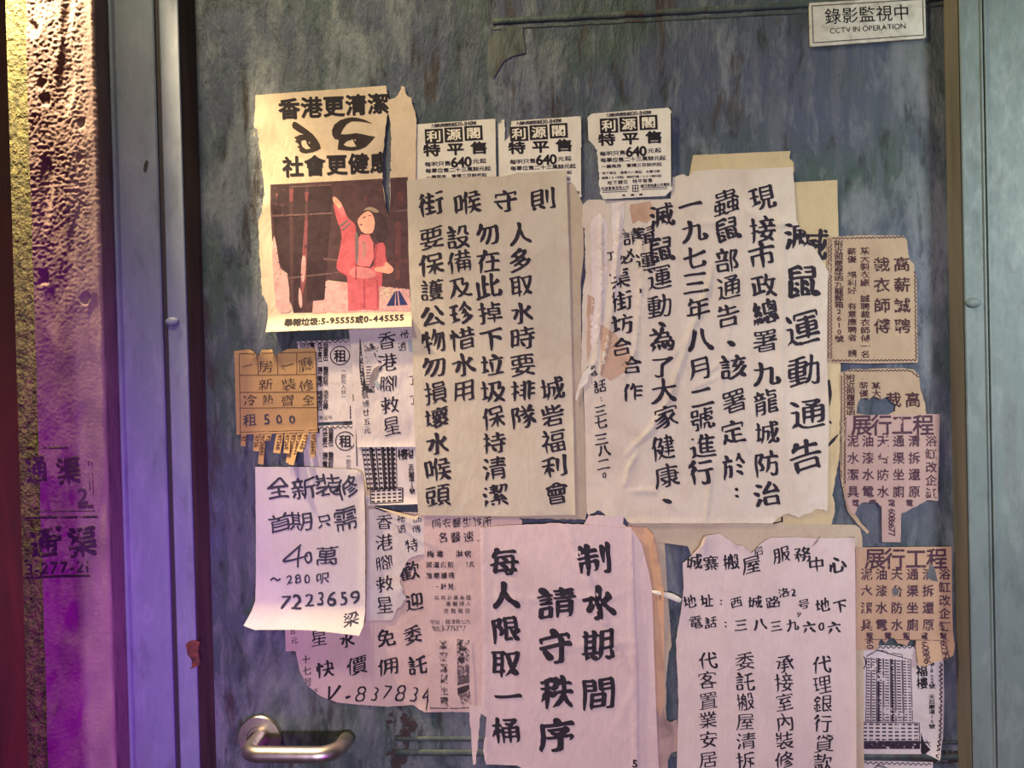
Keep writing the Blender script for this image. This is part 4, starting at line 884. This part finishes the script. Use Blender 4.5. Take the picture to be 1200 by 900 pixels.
# --- middle foot cure leaflet
FL = Sheet('leaflet', 'torn foot cure leaflet between the white marker sheet and the clinic leaflet', 'leaflet', [(432, 597), (440, 596), (455, 602), (500, 607), (499, 640), (496, 650, 1.6), (484, 652, 1.8), (477, 658, 1.8), (468, 675, 1.8), (472, 692, 1.8), (476, 702, 1.8), (466, 712, 1.5), (458, 727), (430, 727), (431, 660)], 2.0, P_LEAF, total(waves(.3, 40, 14), corner((470, 690), 24, 1.6)), 6)
brush_col(FL, 'text_column', [('香港腳救星', (450, 612), (450.8, 709))], 21.5, 'light', seed=41)
I = Ink(FL, seed=4); I.run('祕透', (470, 607), (471, 619.5), 11, 'light', jit=.7); I.run('曲傳', (489, 607), (488, 620), 11, 'light', jit=.7); I.char('特', 482.5, 639, 16, 'light', jit=.7); I.make('text_column', KB)
Sheet('paper_strip', 'narrow brown strip of paper along the right side of the white marker sheet', 'paper scrap', [(424, 560), (436, 570), (440, 600), (444, 695, .6), (430, 697)], 1.4, P_TAPB, waves(.3, 40, 15), solo=True)
STAR = Sheet('leaflet', 'cut-off leaflet corner showing just under the white marker sheet', 'leaflet', [(334, 728), (437, 730), (438, 762), (400, 764), (335, 763)], 1.9, P_PINK, waves(.25, 40, 16), 7)
I = Ink(STAR, seed=4); I.run('五元', (343, 739), (345, 750.5), 9, 'light', jit=.5); I.char('星', 374, 747, 21, 'light', jit=.5); I.char('水', 406.5, 750.5, 19, 'kai', jit=.5); I.char('水', 404, 736, 8, 'light'); I.make('text_remnant', KB)
# --- white sheet in marker
wh = total(waves(.4, 100, 17), curl((290, 736), (428, 742), 32, 17, 1.7), corner((426, 552), 26, 6), curl((428, 556), (428, 740), 10, 2.5), corner((292, 730), 60, 7))
WM = Sheet('flyer', 'white sheet in grey marker with a flat price and phone number', 'flyer', [(299.3, 547), (362, 547), (419, 550.5), (424, 552.5), (427, 557), (428.5, 600), (429, 700), (428.5, 730), (425, 740), (366, 734.5), (306, 733), (292, 728), (297, 715), (300, 704), (300, 620)], 5.6, P_WHITE, wh, 4)
chars(WM, 'text_line', [('全', 327, 571, 29), ('新', 356.5, 571.5, 27), ('裝', 384, 569, 28), ('修', 407, 571.5, 27)], 'marker', K_MARK, 1.6, 51)
chars(WM, 'text_line', [('首', 328.5, 611.5, 27), ('期', 353.5, 610.5, 26), ('只', 380, 609.5, 20), ('需', 404.5, 609, 28)], 'marker', K_MARK, 1.6, 52)
I = Ink(WM, seed=53); I.stroke([(353, 638), (342, 648), (329, 659), (344, 656), (361, 651)], (2.2, 2.8, 2)); I.stroke([(351, 641), (349.5, 653), (349, 665)], (2.4, 2.6, 2)); I.char('0', 361.5, 653, 13, 'marker', 1.1, jit=1); I.char('萬', 383.5, 651, 27, 'marker', 1.05, jit=1.4); I.make('text_line', K_MARK)
I = Ink(WM, seed=4); I.stroke([(317, 680), (321, 676.5), (325, 680.5), (329, 678)], (2, 2.4, 2))
for c, x, y, s_ in (('2', 339.6, 678.6, 11), ('8', 349.7, 678.4, 11), ('0', 360, 678.2, 10), ('呎', 379, 677.5, 16)): I.char(c, x, y, s_, 'marker', jit=1.3)
I.make('text_line', K_MARK)
I = Ink(WM, seed=9)
for k, c in enumerate('7223659'): I.char(c, 335+13.75*k, 705.2-.9*k, 16.5, 'marker', 1.12, None, -6, jit=1.7)
I.make('phone_number', K_MARK)
chars(WM, 'signature', [('梁', 413, 724, 18)], 'marker', K_MARK, 1.3, 54)
# --- clinic leaflet
CL = Sheet('leaflet', 'faded clinic leaflet of small characters left of the water ration notice', 'leaflet', [(496, 604), (600, 601), (612, 610), (606, 700), (580, 836), (553, 834, .8), (540, 832, .8), (520, 834), (512, 748), (500, 720), (497, 660)], 2.7, P_PINK, total(waves(.3, 60, 18), ridge([(535, 745), (534, 770), (536, 830)], .8, 2), ridge([(512, 750), (507, 765)], .6, 2)), 6, holes=[])
WORN = [[(531, 655), (545, 650), (552, 690), (545, 700), (534, 690)], circle(560, 628, 5)]
for t, p0, p1, s_, st in (('同安醫生診所', (511.5, 613.5), (571, 611), 11.5, 'kai'), ('名醫速治', (519, 629.8), (564, 628.5), 13, 'kai'), ('梅毒', (504.5, 649), (515.5, 649), 9, 'bold'), ('淋病', (538.4, 649), (548, 649), 9, 'bold'), ('尿道炎前列腺炎', (503, 661.8), (553, 661), 7.6, 'bold'),
                      ('陰痿腫痛', (503, 674.5), (529, 674), 7.6, 'bold'), ('一針見效', (511, 687.3), (537, 687), 8, 'bold'), ('採用新藥美國', (512, 700.5), (549, 700), 6.2, 'print'), ('專醫婦人', (525.5, 707.5), (549, 707), 6.2, 'print'), ('奇難雜症', (523, 715.8), (548, 715.5), 6.2, 'print'),
                      ('地址:龍津路七九', (507, 728.6), (548.5, 728), 6.2, 'print')):
    I = Ink(CL, worn=WORN); I.run(t, p0, p1, s_, st); I.make('text_line', KW)
I = Ink(CL); I.prop('電話:3-771877', (504, 736.5), (546, 736), 6.2, 'print', 1.0); I.make('phone_number', KW)
SC2 = Sheet('letting_advert', 'worn remnant of a printed advert below the clinic leaflet', 'flyer', [(500, 770), (508, 765, .5), (515, 749, .5), (535, 748, .5), (552, 750), (556, 790), (557, 833), (552, 835, .7), (536, 833.5, .7), (520, 834.5, .7), (503, 832)], 3.5, P_PINK, total(waves(.3, 30, 19), ridge([(535, 750), (534, 780), (536, 830)], .9, 2)), 5)
I = Ink(SC2); I.poly([(535.5, 749), (550, 750), (550, 772), (549.5, 775), (536, 779)], 4); I.make('print_remnant', K_RES)
I = Ink(SC2); I.poly([(536, 780), (550, 776), (550, 800), (536, 803)], 4); I.make('print_remnant', ink('residue_grey', (92, 78, 84), .75, 240, 8))
I = Ink(SC2); I.poly([(536, 806), (550, 802), (550, 809), (537, 815)], 4); I.make('print_remnant', ink('residue_dark', (56, 46, 52), .45, 240, 9))
I = Ink(SC2); I.poly([(538, 815), (551, 810), (552, 826), (542, 828)], 4); I.make('print_remnant', ink('residue_grey_b', (104, 88, 92), .75, 240, 10))
I = Ink(SC2); I.run('單宿寫貸租電', (519.5, 756), (520.5, 822), 12, 'bold', .9); I.make('text_column', K_RES)
I = Ink(SC2); I.line([(504, 829.5), (520, 830), (536, 830), (551, 829)], 1.2); I.make('border', KW)
Sheet('paper_strip', 'thin tapering pink strip of torn paper hanging left of the water ration notice', 'paper scrap', [(549.5, 828), (566, 826, .6), (562, 845, .6), (559, 880, .5), (557.5, 895, .3), (554.5, 895, .6), (552.5, 870, .6), (550.5, 840)], 4.2, P_WATER, curl((550, 895), (560, 895), 40, 2), 4, solo=True)

# --- water ration notice and the sheets behind it
Sheet('backing_sheet', 'buff sheet with a ragged right edge behind the water ration notice', 'paper sheet', [(735, 603), (778, 605), (779, 640), (782, 690), (783, 700, .4), (787, 757, .5), (783.5, 765, .9), (782.5, 778, .5), (781, 793, .7), (780, 830), (781, 845), (760, 850), (745, 700)], 1.6, P_TAPB, waves(.3, 60, 20), solo=True)
Sheet('paper_sheet', 'brown sheet with a curled corner between the water ration and moving notices', 'paper sheet', [(735, 616), (757, 617.5, .4), (765, 625), (769, 636, .3), (773, 663), (777, 692), (778, 750), (779, 828), (770, 850), (745, 830)], 3.2, P_OLD, total(waves(.3, 40, 21), curl((764, 622), (778, 700), 13, 8)), 4, solo=True)
Sheet('paper_scrap', 'mottled torn scrap at the lower right of the water ration notice', 'paper scrap', [(769, 830, .8), (776, 826, 1.2), (780, 843, 1.2), (786, 846, 1), (793, 843, 1), (795, 862, 1), (794, 880, 1.2), (787, 882, 1.2), (783, 890, 1.2), (781, 905, .5), (765, 905)], 3.0, P_SCRAP, waves(.5, 20, 22), 4, solo=True)
Sheet('backing_sheet', 'pink sheet showing along the right of the water ration notice', 'paper sheet', [(690, 604, 1.2), (700, 603, 1.2), (714, 606, 1.2), (727, 603, 1.2), (731, 603), (730, 614), (742, 622), (752, 637), (760, 668), (764, 690), (767, 780), (770, 860), (772, 905), (680, 905), (670, 640)], 5.2, P_WATER, total(waves(.4, 70, 23), ridge([(745, 630), (752, 680), (748, 900)], .5, 2)), 6, solo=True)
wah = total(waves(.5, 110, 24), ridge([(660, 612), (672, 640), (694, 692), (716, 746), (738, 790)], 2.2, 2.6), ridge([(566, 700), (650, 704), (740, 696)], .6, 3), ridge([(640, 760), (700, 756), (745, 752)], .7, 4), curl((739, 620), (746, 900), 5, 1.2), curl((566, 617), (570, 895), 8, 1.0), ridge([(600, 640), (603, 760), (606, 890)], .35, 3), ridge([(745, 800), (720, 860)], .4, 4))
WA = Sheet('notice', 'large pink notice of heavy brush writing rationing water', 'notice', [(563, 618, .5), (590, 616, .6), (650, 613, .7), (690, 615, .8), (706, 616, .7), (728, 618), (739.5, 617), (743, 700), (746, 780), (748, 905), (620, 905), (606, 897), (570, 895.5, .9), (566, 880, .5), (569, 860), (570, 840, .6), (564, 836, .5), (566, 760), (564, 690)], 6.6, P_WATER, wah, 4)
WA.lift = .12
brush_col(WA, 'text_column', [('每人限取一桶', (590.5, 658), (594, 856.5))], 36, 'heavy', seed=61)
chars(WA, 'text_column', [('請', 651, 707, 43), ('守', 651, 758.5, 43), ('秩', 652.5, 811, 42), ('序', 653, 861.5, 43)], 'heavy', KB, seed=62)
chars(WA, 'text_column', [('制', 696, 656.5, 42), ('水', 701, 706.5, 43), ('期', 700, 757, 42), ('間', 702, 813, 43)], 'heavy', KB, seed=63)
PG = Surface(6.6, wah); PG.root = WA.root
I = Ink(PG, clip=False); 
I = Ink(WA, clip=True); I.char('5', 744, 894.5, 8.5, 'black', 1.1); I.make('page_number', K)

# --- moving company notice
Sheet('backing_sheet', 'brownish sheet behind the top of the moving notice', 'paper sheet', [(740, 613), (812, 613), (900, 613.5), (1002, 615), (1008, 619), (1010, 630), (1011, 700), (1012, 905), (900, 905), (806, 640), (770, 635), (741, 634)], 2.6, P_TAPB, total(waves(.3, 70, 25), curl((1011, 620), (1012, 900), 6, 1.5)), solo=True)
mh = total(waves(.4, 110, 26), corner((822, 632), 24, 5), corner((1001, 629), 16, 3), ridge([(842, 626), (860, 637), (874, 642), (890, 650)], 1.4, 2), ridge([(902, 630), (900, 670), (905, 690)], .8, 2), curl((1001, 630), (1003, 900), 6, 1.4), ridge([(925, 660), (930, 730), (922, 790)], .6, 8))
MV = Sheet('notice', 'pale pink notice of neat brush writing for a moving service', 'notice', [(812, 650, .5), (823, 636, .5), (827, 627, .6), (843, 625, .7), (852, 631, .7), (862, 638, .8), (872, 640, .8), (880, 648, .7), (890, 638, .6), (902, 630, .6), (930, 629), (960, 631), (1001, 629.5), (1002, 700), (1003, 905), (793, 905), (795, 820, .4), (792, 750, .4), (797, 722, .5), (801, 690), (800, 660, .5)], 5.0, P_MOVE, mh, 6)
chars(MV, 'title', [('城', 812, 659, 21), ('寨', 833, 660, 21), ('搬', 857.6, 658, 21), ('屋', 881, 661, 22), ('后', 889, 646, 12), ('服', 916, 650, 21), ('務', 940, 650, 21), ('中', 957, 662, 21), ('心', 981, 662, 20)], 'kai', KB, seed=71, worn=[circle(901, 664, 5), [(903, 664), (935, 664), (945, 680), (905, 680)]])
chars(MV, 'address_line', [('地', 808, 705, 17), ('址', 828, 704, 16), (':', 845, 704.5, 9), ('西', 863, 706, 15), ('城', 885, 706, 17), ('路', 905.6, 705.6, 17), ('洛', 918.5, 694.5, 13), ('2', 929.6, 694, 9.5), ('号', 941.6, 708, 14), ('地', 963.6, 710, 18), ('下', 984, 710.5, 17)], 'kai', KB, seed=72)
chars(MV, 'phone_line', [('電', 815, 729, 17), ('話', 833, 729.5, 16), (':', 850, 730, 9), ('三', 868, 732.5, 16), ('八', 890, 732, 16), ('三', 909, 734, 16), ('九', 928, 732.5, 16), ('六', 947.6, 735.5, 17), ('0', 962.4, 734, 10), ('六', 977, 736, 17), ('夕', 936, 720, 7)], 'kai', KB, seed=73)
brush_col(MV, 'text_column', [('代客置業安居', (829, 774.5), (830, 890)), ('委託搬屋清拆', (873, 775.5), (874, 891)), ('承接室內裝修', (919, 777.5), (919.5, 891)), ('代理銀行貸款', (963, 779.5), (964.5, 894))], 23.5, 'light', jit=.9, seed=75)
S2 = Surface(5.4, lambda x, y: 3+0*x); S2.root = MV.root
I = Ink(S2, clip=False); I.poly([(811, 649), (819, 640), (824, 628), (827, 628), (824, 638), (817, 646)], 3); I.make('folded_corner', paper('fold_paper_b', (234, 206, 172), seed=22), 1.0, 'cream folded back corner')
I = Ink(S2, clip=False); I.poly([(953, 639), (961, 628), (962.5, 632), (956, 638)], 3); I.make('folded_corner', P_MOVE, 1.0)
Sheet('paper_strip', 'crumpled white paper strip bridging the water ration and moving notices', 'paper scrap', [(764, 691, .5), (775, 692.5, .6), (790, 696, .6), (799, 702, .4), (797, 706, .6), (786, 702, .6), (774, 697, .6), (764, 694)], 6.6, P_STICK, total(waves(.6, 14, 27), ridge([(765, 693), (782, 698), (798, 704)], 2, 2.5)), 3, solo=True)
Sheet('paper_scrap', 'small crumpled white scrap in the gap left of the rat notice', 'paper scrap', [(683, 438, 1), (691, 428, .8), (698, 432, 1), (690, 440, 1), (688, 448, .8), (680, 456, 1), (677, 470, .5), (674, 468, .5), (678, 450, .6)], 6.4, P_STICK, waves(.6, 14, 28), 3, solo=True)

# --- tailor wanted adverts
def tailor(S, dy, dx, rows, part_worn=()):
    for t, x, y0, y1, s_, st, sx in rows:
        I = Ink(S, worn=part_worn); I.run(t, (x+dx, y0+dy), (x+dx+.8, y1+dy), s_, st, sx); I.make('headline' if s_ > 14 else 'text_column', K_TAIL)
TL = Sheet('job_advert', 'newsprint tailor job advert with a wavy border, above its half covered twin', 'flyer', [(969, 277.5, .5), (1020, 275.5, .6), (1058, 276.5, .8), (1062, 282, .8), (1064, 297, .8), (1066, 304, .7), (1071, 310, .5), (1074, 330), (1075.5, 425), (1020, 426), (970, 424.5), (969, 350)], 3.6, P_TAILOR, total(waves(.25, 50, 29), corner((1060, 280), 16, 2)), 7, 'tailor job adverts')
TW = [[(1012, 338), (1017, 333), (1018, 345), (1013, 346)], circle(1048, 343, 3), circle(1050, 360, 3), circle(1045, 322, 2)]
tailor(TL, 0, 0, [('高薪誠聘', 1056.6, 309.5, 382, 18, 'bold', 1.12), ('裁衣師傅', 1033, 310, 382, 18, 'bold', 1.12), ('某大製衣廠、誠聘裁衣師傅一名', 1013.2, 294, 415, 9.2, 'bold', 1.26), ('、薪優、福利好、有意應聘者、請', 998, 285.5, 414, 8.8, 'bold', 1.28), ('附近照履歷函九龍郵箱2610號', 982.6, 285.5, 397, 8.6, 'bold', 1.28)], TW)
I = Ink(TL); I.wavy((973.5, 279.5), (1060, 277.8), .8, 4.6, 1.1); I.wavy((973.5, 279.5), (974, 422.5), .9, 4.6, 1.1); I.wavy((970.6, 279), (971, 423), .5, 3, .9); I.wavy((974, 422.5), (1073.5, 422), .8, 4.6, 1.1); I.wavy((1072, 318), (1073.5, 422), .9, 4.6, 1.1); I.make('border', K_TAIL)
TL2 = Sheet('job_advert', 'lower newsprint tailor job advert half covered by the upper trade tear-off advert', 'flyer', [(983, 437, .5), (1000, 432.5, .6), (1060, 431.5, .6), (1070, 433), (1076, 440, .8), (1079, 458, .8), (1084, 474, .8), (1086, 492), (1050, 560), (1005, 590), (994, 600), (988, 575, .6), (985, 560, .6), (984.5, 500, .6)], 2.2, P_TAILOR, total(waves(.25, 50, 30), corner((1076, 440), 20, 2)), 6, 'tailor job adverts', holes=[[(1003, 484, .8), (1006, 470, .8), (1012, 466, .8), (1018, 468, .8), (1024, 464.5, .8), (1032, 468, .8), (1040, 465, .8), (1046, 472, .8), (1050, 474, .8), (1049, 482, .8), (1040, 486, .5), (1020, 487)]])
tailor(TL2, 0, 0, [('高', 1069.6, 468.3, 468.3, 19, 'bold', 1), ('裁', 1046.8, 468.5, 468.5, 19, 'bold', 1), ('某大製', 1026.3, 452, 470, 9.2, 'bold', 1.26), ('、薪優福', 1011.8, 442.5, 470, 8.8, 'bold', 1.28), ('附近照履歷函九龍郵箱2610號', 996.6, 442.5, 554, 8.6, 'bold', 1.28)])
I = Ink(TL2); I.wavy((990, 434.5), (1066, 434), .8, 4.6, 1.1); I.wavy((989.5, 436), (989.5, 575), .9, 4.6, 1.1); I.wavy((986, 440), (986, 560), .5, 3, .9); I.wavy((1066, 434), (1076, 442), .6, 4.6, 1.1); I.stroke([(989.5, 572), (993, 578), (999, 580)], (1, 1.4, 1)); I.make('border', K_TAIL)
Sheet('paper_strip', 'curled strip of newsprint peeling below the upper trade tear-off advert', 'paper scrap', [(989, 566, .6), (994, 572, .6), (998, 596, .5), (1008, 612, .4), (1017, 622, .4), (1014.5, 625, .5), (1003, 612, .6), (993, 598, .6), (990, 585, .6)], 2.9, P_TAILOR, curl((1010, 630), (1022, 618), 30, 5), 3, solo=True)

# --- trade adverts with tear-off tabs
def deco(name_label, outline, title, rows_y, cols_x, last, dia, depth, mat, worn, tabs, h, group='trade tear-off adverts', seed=1, line=None):
    S = Sheet('tear_off_advert', name_label, 'flyer', outline, depth, mat, h, 6, group)
    I = Ink(S, worn=worn)
    for c, x, y in title: I.char(c, x, y, 26, 'bold', .98)
    I.make('headline', K_DECO)
    for t, x in zip(('泥水潔具', '油漆水電', '天台防水', '通渠坐廁', '清拆還原'), cols_x):
        I = Ink(S, worn=worn)
        for c, y in zip(t, rows_y): I.char(c, x, y, 14.6, 'bold', .98)
        I.make('text_column', K_DECO)
    I = Ink(S, worn=worn)
    for c, y in zip('浴缸改企缸', np.linspace(last[1], last[2], 5)): I.char(c, last[0], y, 13.6, 'bold', 1.02)
    I.make('text_column', K_DECO)
    I = Ink(S, worn=worn)
    for x in dia[0]: I.char('電', x, dia[1], 9, 'bold')
    if line: I.line(line, .7)
    I.make('tab_heading', K_DECO)
    for txt, x, ya, yb, s_ in tabs:
        I = Ink(S, worn=worn)
        for k, c in enumerate(txt):
            I.char(c, x, ya+(yb-ya)*k/max(1, len(txt)-1), s_, 'bold', 1.0, -88, n=26)
        I.make('tab_number', K_DECO)
    return S
deco('upper tan pink trade advert with one long tear-off tab left', [(992, 487.5, .6), (1004, 486.5), (1050, 486), (1101, 485), (1100, 540), (1098.5, 586.5, .5), (1086, 586, 1), (1075, 593, 1.2), (1063, 599, 1), (1056, 602, .8), (1055, 635.5), (1033.5, 635), (1033, 594, .8), (1028, 588.5, .8), (1010, 589, 1), (1005, 594, 1), (1003, 600, 1), (1001, 605, .8), (995, 598), (991, 580), (991, 540)],
    [('展', 1009.5, 498), ('行', 1032.8, 498), ('工', 1057, 498), ('程', 1081.8, 498)], [516.7, 536.6, 556, 576], [999.5, 1017, 1034.5, 1052.8, 1071.3], (1091, 516.7, 578), ([1002.5, 1022.5, 1044.5, 1065.5], 589.3), 3.6, P_DECO,
    [circle(1053, 494, 4), circle(1036, 533, 4), circle(1032, 541, 3), circle(1038, 522, 2.5)], [('6088677', 1045, 598.5, 626, 7.6)], total(waves(.3, 40, 31), ridge([(1035, 495), (1045, 530), (1040, 580)], .8, 4), ridge([(1000, 560), (1030, 540)], .5, 3), corner((1098, 586), 14, 2)))
lw = [[(1087, 668), (1090, 660), (1093, 663), (1098, 676), (1099, 682), (1091, 680), (1086, 676)], circle(1049, 694, 5)]
D2 = deco('lower tan trade advert with a bronze toned curled tab at its right', [(1003, 641.5), (1060, 641), (1115, 640.5), (1115.5, 700), (1117, 755), (1113, 766, .4), (1103, 770, .5), (1092, 773), (1080, 778, .5), (1073.5, 777.5), (1073, 750, .6), (1066, 750, 1), (1063, 757, 1), (1052, 754, 1.2), (1048, 748, 1), (1042, 747, 1), (1038, 754, 1), (1033, 748, 1), (1030, 752, .6), (1028, 761), (1003, 762)],
    [('展', 1025.3, 654.5), ('行', 1048.4, 654.5), ('工', 1073.3, 654.6), ('程', 1097.7, 654.5)], [672.7, 692.2, 712, 732], [1015.4, 1032.8, 1050.8, 1069.2, 1087.6], (1106.8, 672.7, 734), ([1018.8, 1040.4, 1061.8, 1083, 1104.8], 745), 3.8, P_DECOB,
    lw, [('60', 1019.5, 752, 758, 7.6), ('60886', 1084, 754, 773, 7.6), ('60886', 1105, 753, 770, 7.6)], total(waves(.3, 40, 32), curl((1080, 778), (1117, 764), 26, 8), ridge([(1010, 680), (1011, 740)], .7, 2)), line=[(1013, 749.2), (1060, 749.5), (1112, 750.5)], seed=2)
for ol, lb in (([(1089, 660, .8), (1094, 664, .8), (1099, 681.5, .8), (1092, 680, .8), (1086, 677, .8)], 1), (circle(1049, 693, 5, 9, .8), 2)):
    I = Ink(D2, clip=True); I.poly(ol, 3); I.make('bare_patch', ink('bare_patch_%d' % lb, (96, 100, 104), .1, 90, lb), .45, 'grey patch where the paper has worn through')

# --- tower block letting advert, lower right
tbh = total(waves(.25, 60, 33), curl((1105, 760), (1100, 888), 7, 2.5), corner((1099, 888), 22, 5))
TB = Sheet('building_advert', 'advert with a printed tower block below the lower trade advert', 'flyer', [(985, 756), (1075, 757), (1104.5, 772), (1106, 820), (1105, 863), (1098.5, 888.5), (1084, 883, .6), (1079, 880, .8), (1079.5, 889), (985, 888)], 1.2, P_LEAF, tbh, 7, 'printed letting adverts')
I = Ink(TB); I.wavy((1002, 759), (1073, 758), 1.2, 6.2, 1.1); I.wavy((1102, 775), (1101, 862), 1.3, 5.2, 1.3); I.wavy((1101, 862), (1096.5, 886), 1.3, 5.2, 1.3); I.line([(1006, 887), (1013, 887)], .7); I.line([(1020, 887.3), (1079, 888.3)], 1.6); I.make('border', K)
I = Ink(TB)
fx = quad((1015.5, 770), (1068, 774), (1070.5, 845.5), (1014.5, 845.5)); 
tower(I, fx, 22, [(0, .10, 0), (.11, .22, 0), (.23, .36, 1), (.38, .52, 0), (.54, .62, 1), (.64, .78, 0), (.80, .98, 0)])
I.line([(1015.5, 769), (1028, 762), (1036, 764), (1068, 773.5)], 1.1); I.line([(1026, 761.5), (1039, 763), (1040, 767)], .8); I.line([(1045, 767), (1046, 765), (1057, 767), (1057, 770)], .8)
podium(I, quad((1009.5, 846), (1077, 847), (1077.5, 868.5), (1009.5, 868.5)), 5, 9); I.rect(1009.5, 869, 1078, 877.5); I.make('tower_drawing', ink('tower_ink', (50, 36, 54), .15, 300, 15))
I = Ink(TB); I.poly([(1079, 858), (1083, 870), (1090, 878), (1083, 884), (1079, 880)], 3); I.poly([(1084, 864), (1087, 872), (1091, 876)], 3); I.make('print_remnant', K)
I = Ink(TB); I.line(circle(1003.5, 776.4, 11, 30, 1.0), 1.3, True); I.char('租', 1002.5, 776.4, 15.5, 'bold'); I.make('letting_mark', K)
I = Ink(TB); I.run('福樓', (1080, 786.5), (1080.4, 800.5), 14.5, 'heavy'); I.make('building_name', K)
I = Ink(TB); I.run('道18-24號', (1091.6, 777), (1092, 804), 6, 'bold', 1.3); I.run('天后廟道15號', (1091.8, 816.5), (1092, 851), 5.8, 'bold', 1.3); I.run('即可入伙', (1003, 803), (1003.5, 824), 6.6, 'light'); I.make('address_text', K)
T2 = Sheet('building_advert', 'top strip of another tower block advert at the bottom edge, beside the moving notice', 'flyer', [(985, 891), (1050, 892), (1093, 893), (1093, 930), (985, 930)], 1.0, P_LEAF, waves(.2, 60, 34), 7, 'printed letting adverts')
I = Ink(T2); I.wavy((1003, 893.5), (1091, 895.5), 1.2, 6.2, 1.1); I.make('border', K)
I = Ink(T2); I.line([(1020, 903), (1028, 897.5), (1036, 899), (1064, 908)], 1.1); I.line([(1026, 897), (1034, 896), (1037, 900)], .8); I.make('tower_drawing', K)

# --- metal sign
M_SIGN, nt, b, geo = new_mat('weathered_white_sign'); sp = noise_n(nt, mapped(nt, geo, (40, 40, 40)), 1, 6, .7, .8)
nt.links.new(ramp(nt, sp, [(.25, lin((122, 112, 96))), (.46, lin((190, 184, 170))), (.75, lin((214, 210, 200)))]), b.inputs['Base Color']); b.inputs['Roughness'].default_value = .45
def slab(name, ol, y0, y1, mat, parent_root=None, label=None, cat=None):
    S = Surface(0); P0 = at([p[0] for p in ol], [p[1] for p in ol], -y1/1000)
    c = P0.mean(0); c[2] = P0[:, 2].min(); c[1] = 0
    n = len(ol); f = P0 - c; bk = f.copy(); bk[:, 1] = -y0/1000; f2 = f.copy(); mid = P0.mean(0)-c
    f2 = mid + (f-mid)*np.array([.993, 1, .98]); f[:, 1] += .0006
    V = np.concatenate([bk, f, f2]); F = [list(range(n))[::-1]] + [[j*n+k, j*n+(k+1) % n, (j+1)*n+(k+1) % n, (j+1)*n+k] for j in (0, 1) for k in range(n)] + [[2*n+k for k in range(n)]]
    r = bpy.data.objects.new(name, None); C.objects.link(r); r.location = [float(k) for k in c]; tag(r, label, cat)
    mesh_obj('plate', V, F, mat, r); return r
rs = slab('sign', [(948.3, 5), (949, 3.2), (1083, -4.5), (1084.5, -3), (1085.5, 43), (1084, 45), (951, 55), (949.6, 53.5)], .2, 3.4, M_SIGN, None, 'white metal sign about camera recording at the top of the door', 'sign')
SG = Surface(3.4); SG.root = rs
I = Ink(SG, clip=False); I.run('錄影監視中', (976, 19), (1056, 14.3), 20, 'print', rot=3.2); I.make('lettering', ink('sign_ink', (34, 32, 32)), .25)
I = Ink(SG, clip=False); I.prop('CCTV IN OPERATION', (972, 36.4), (1061.5, 30.2), 6.3, 'print', 1.0, rot=3.6); I.make('lettering', ink('sign_ink_b', (44, 42, 40)), .25)
I = Ink(SG, clip=False); I.line([(951.5, 7), (1081, -.8), (1082.5, 41), (953, 50.2)], 1.0, True); I.make('border', ink('sign_border', (70, 62, 54)), .25)
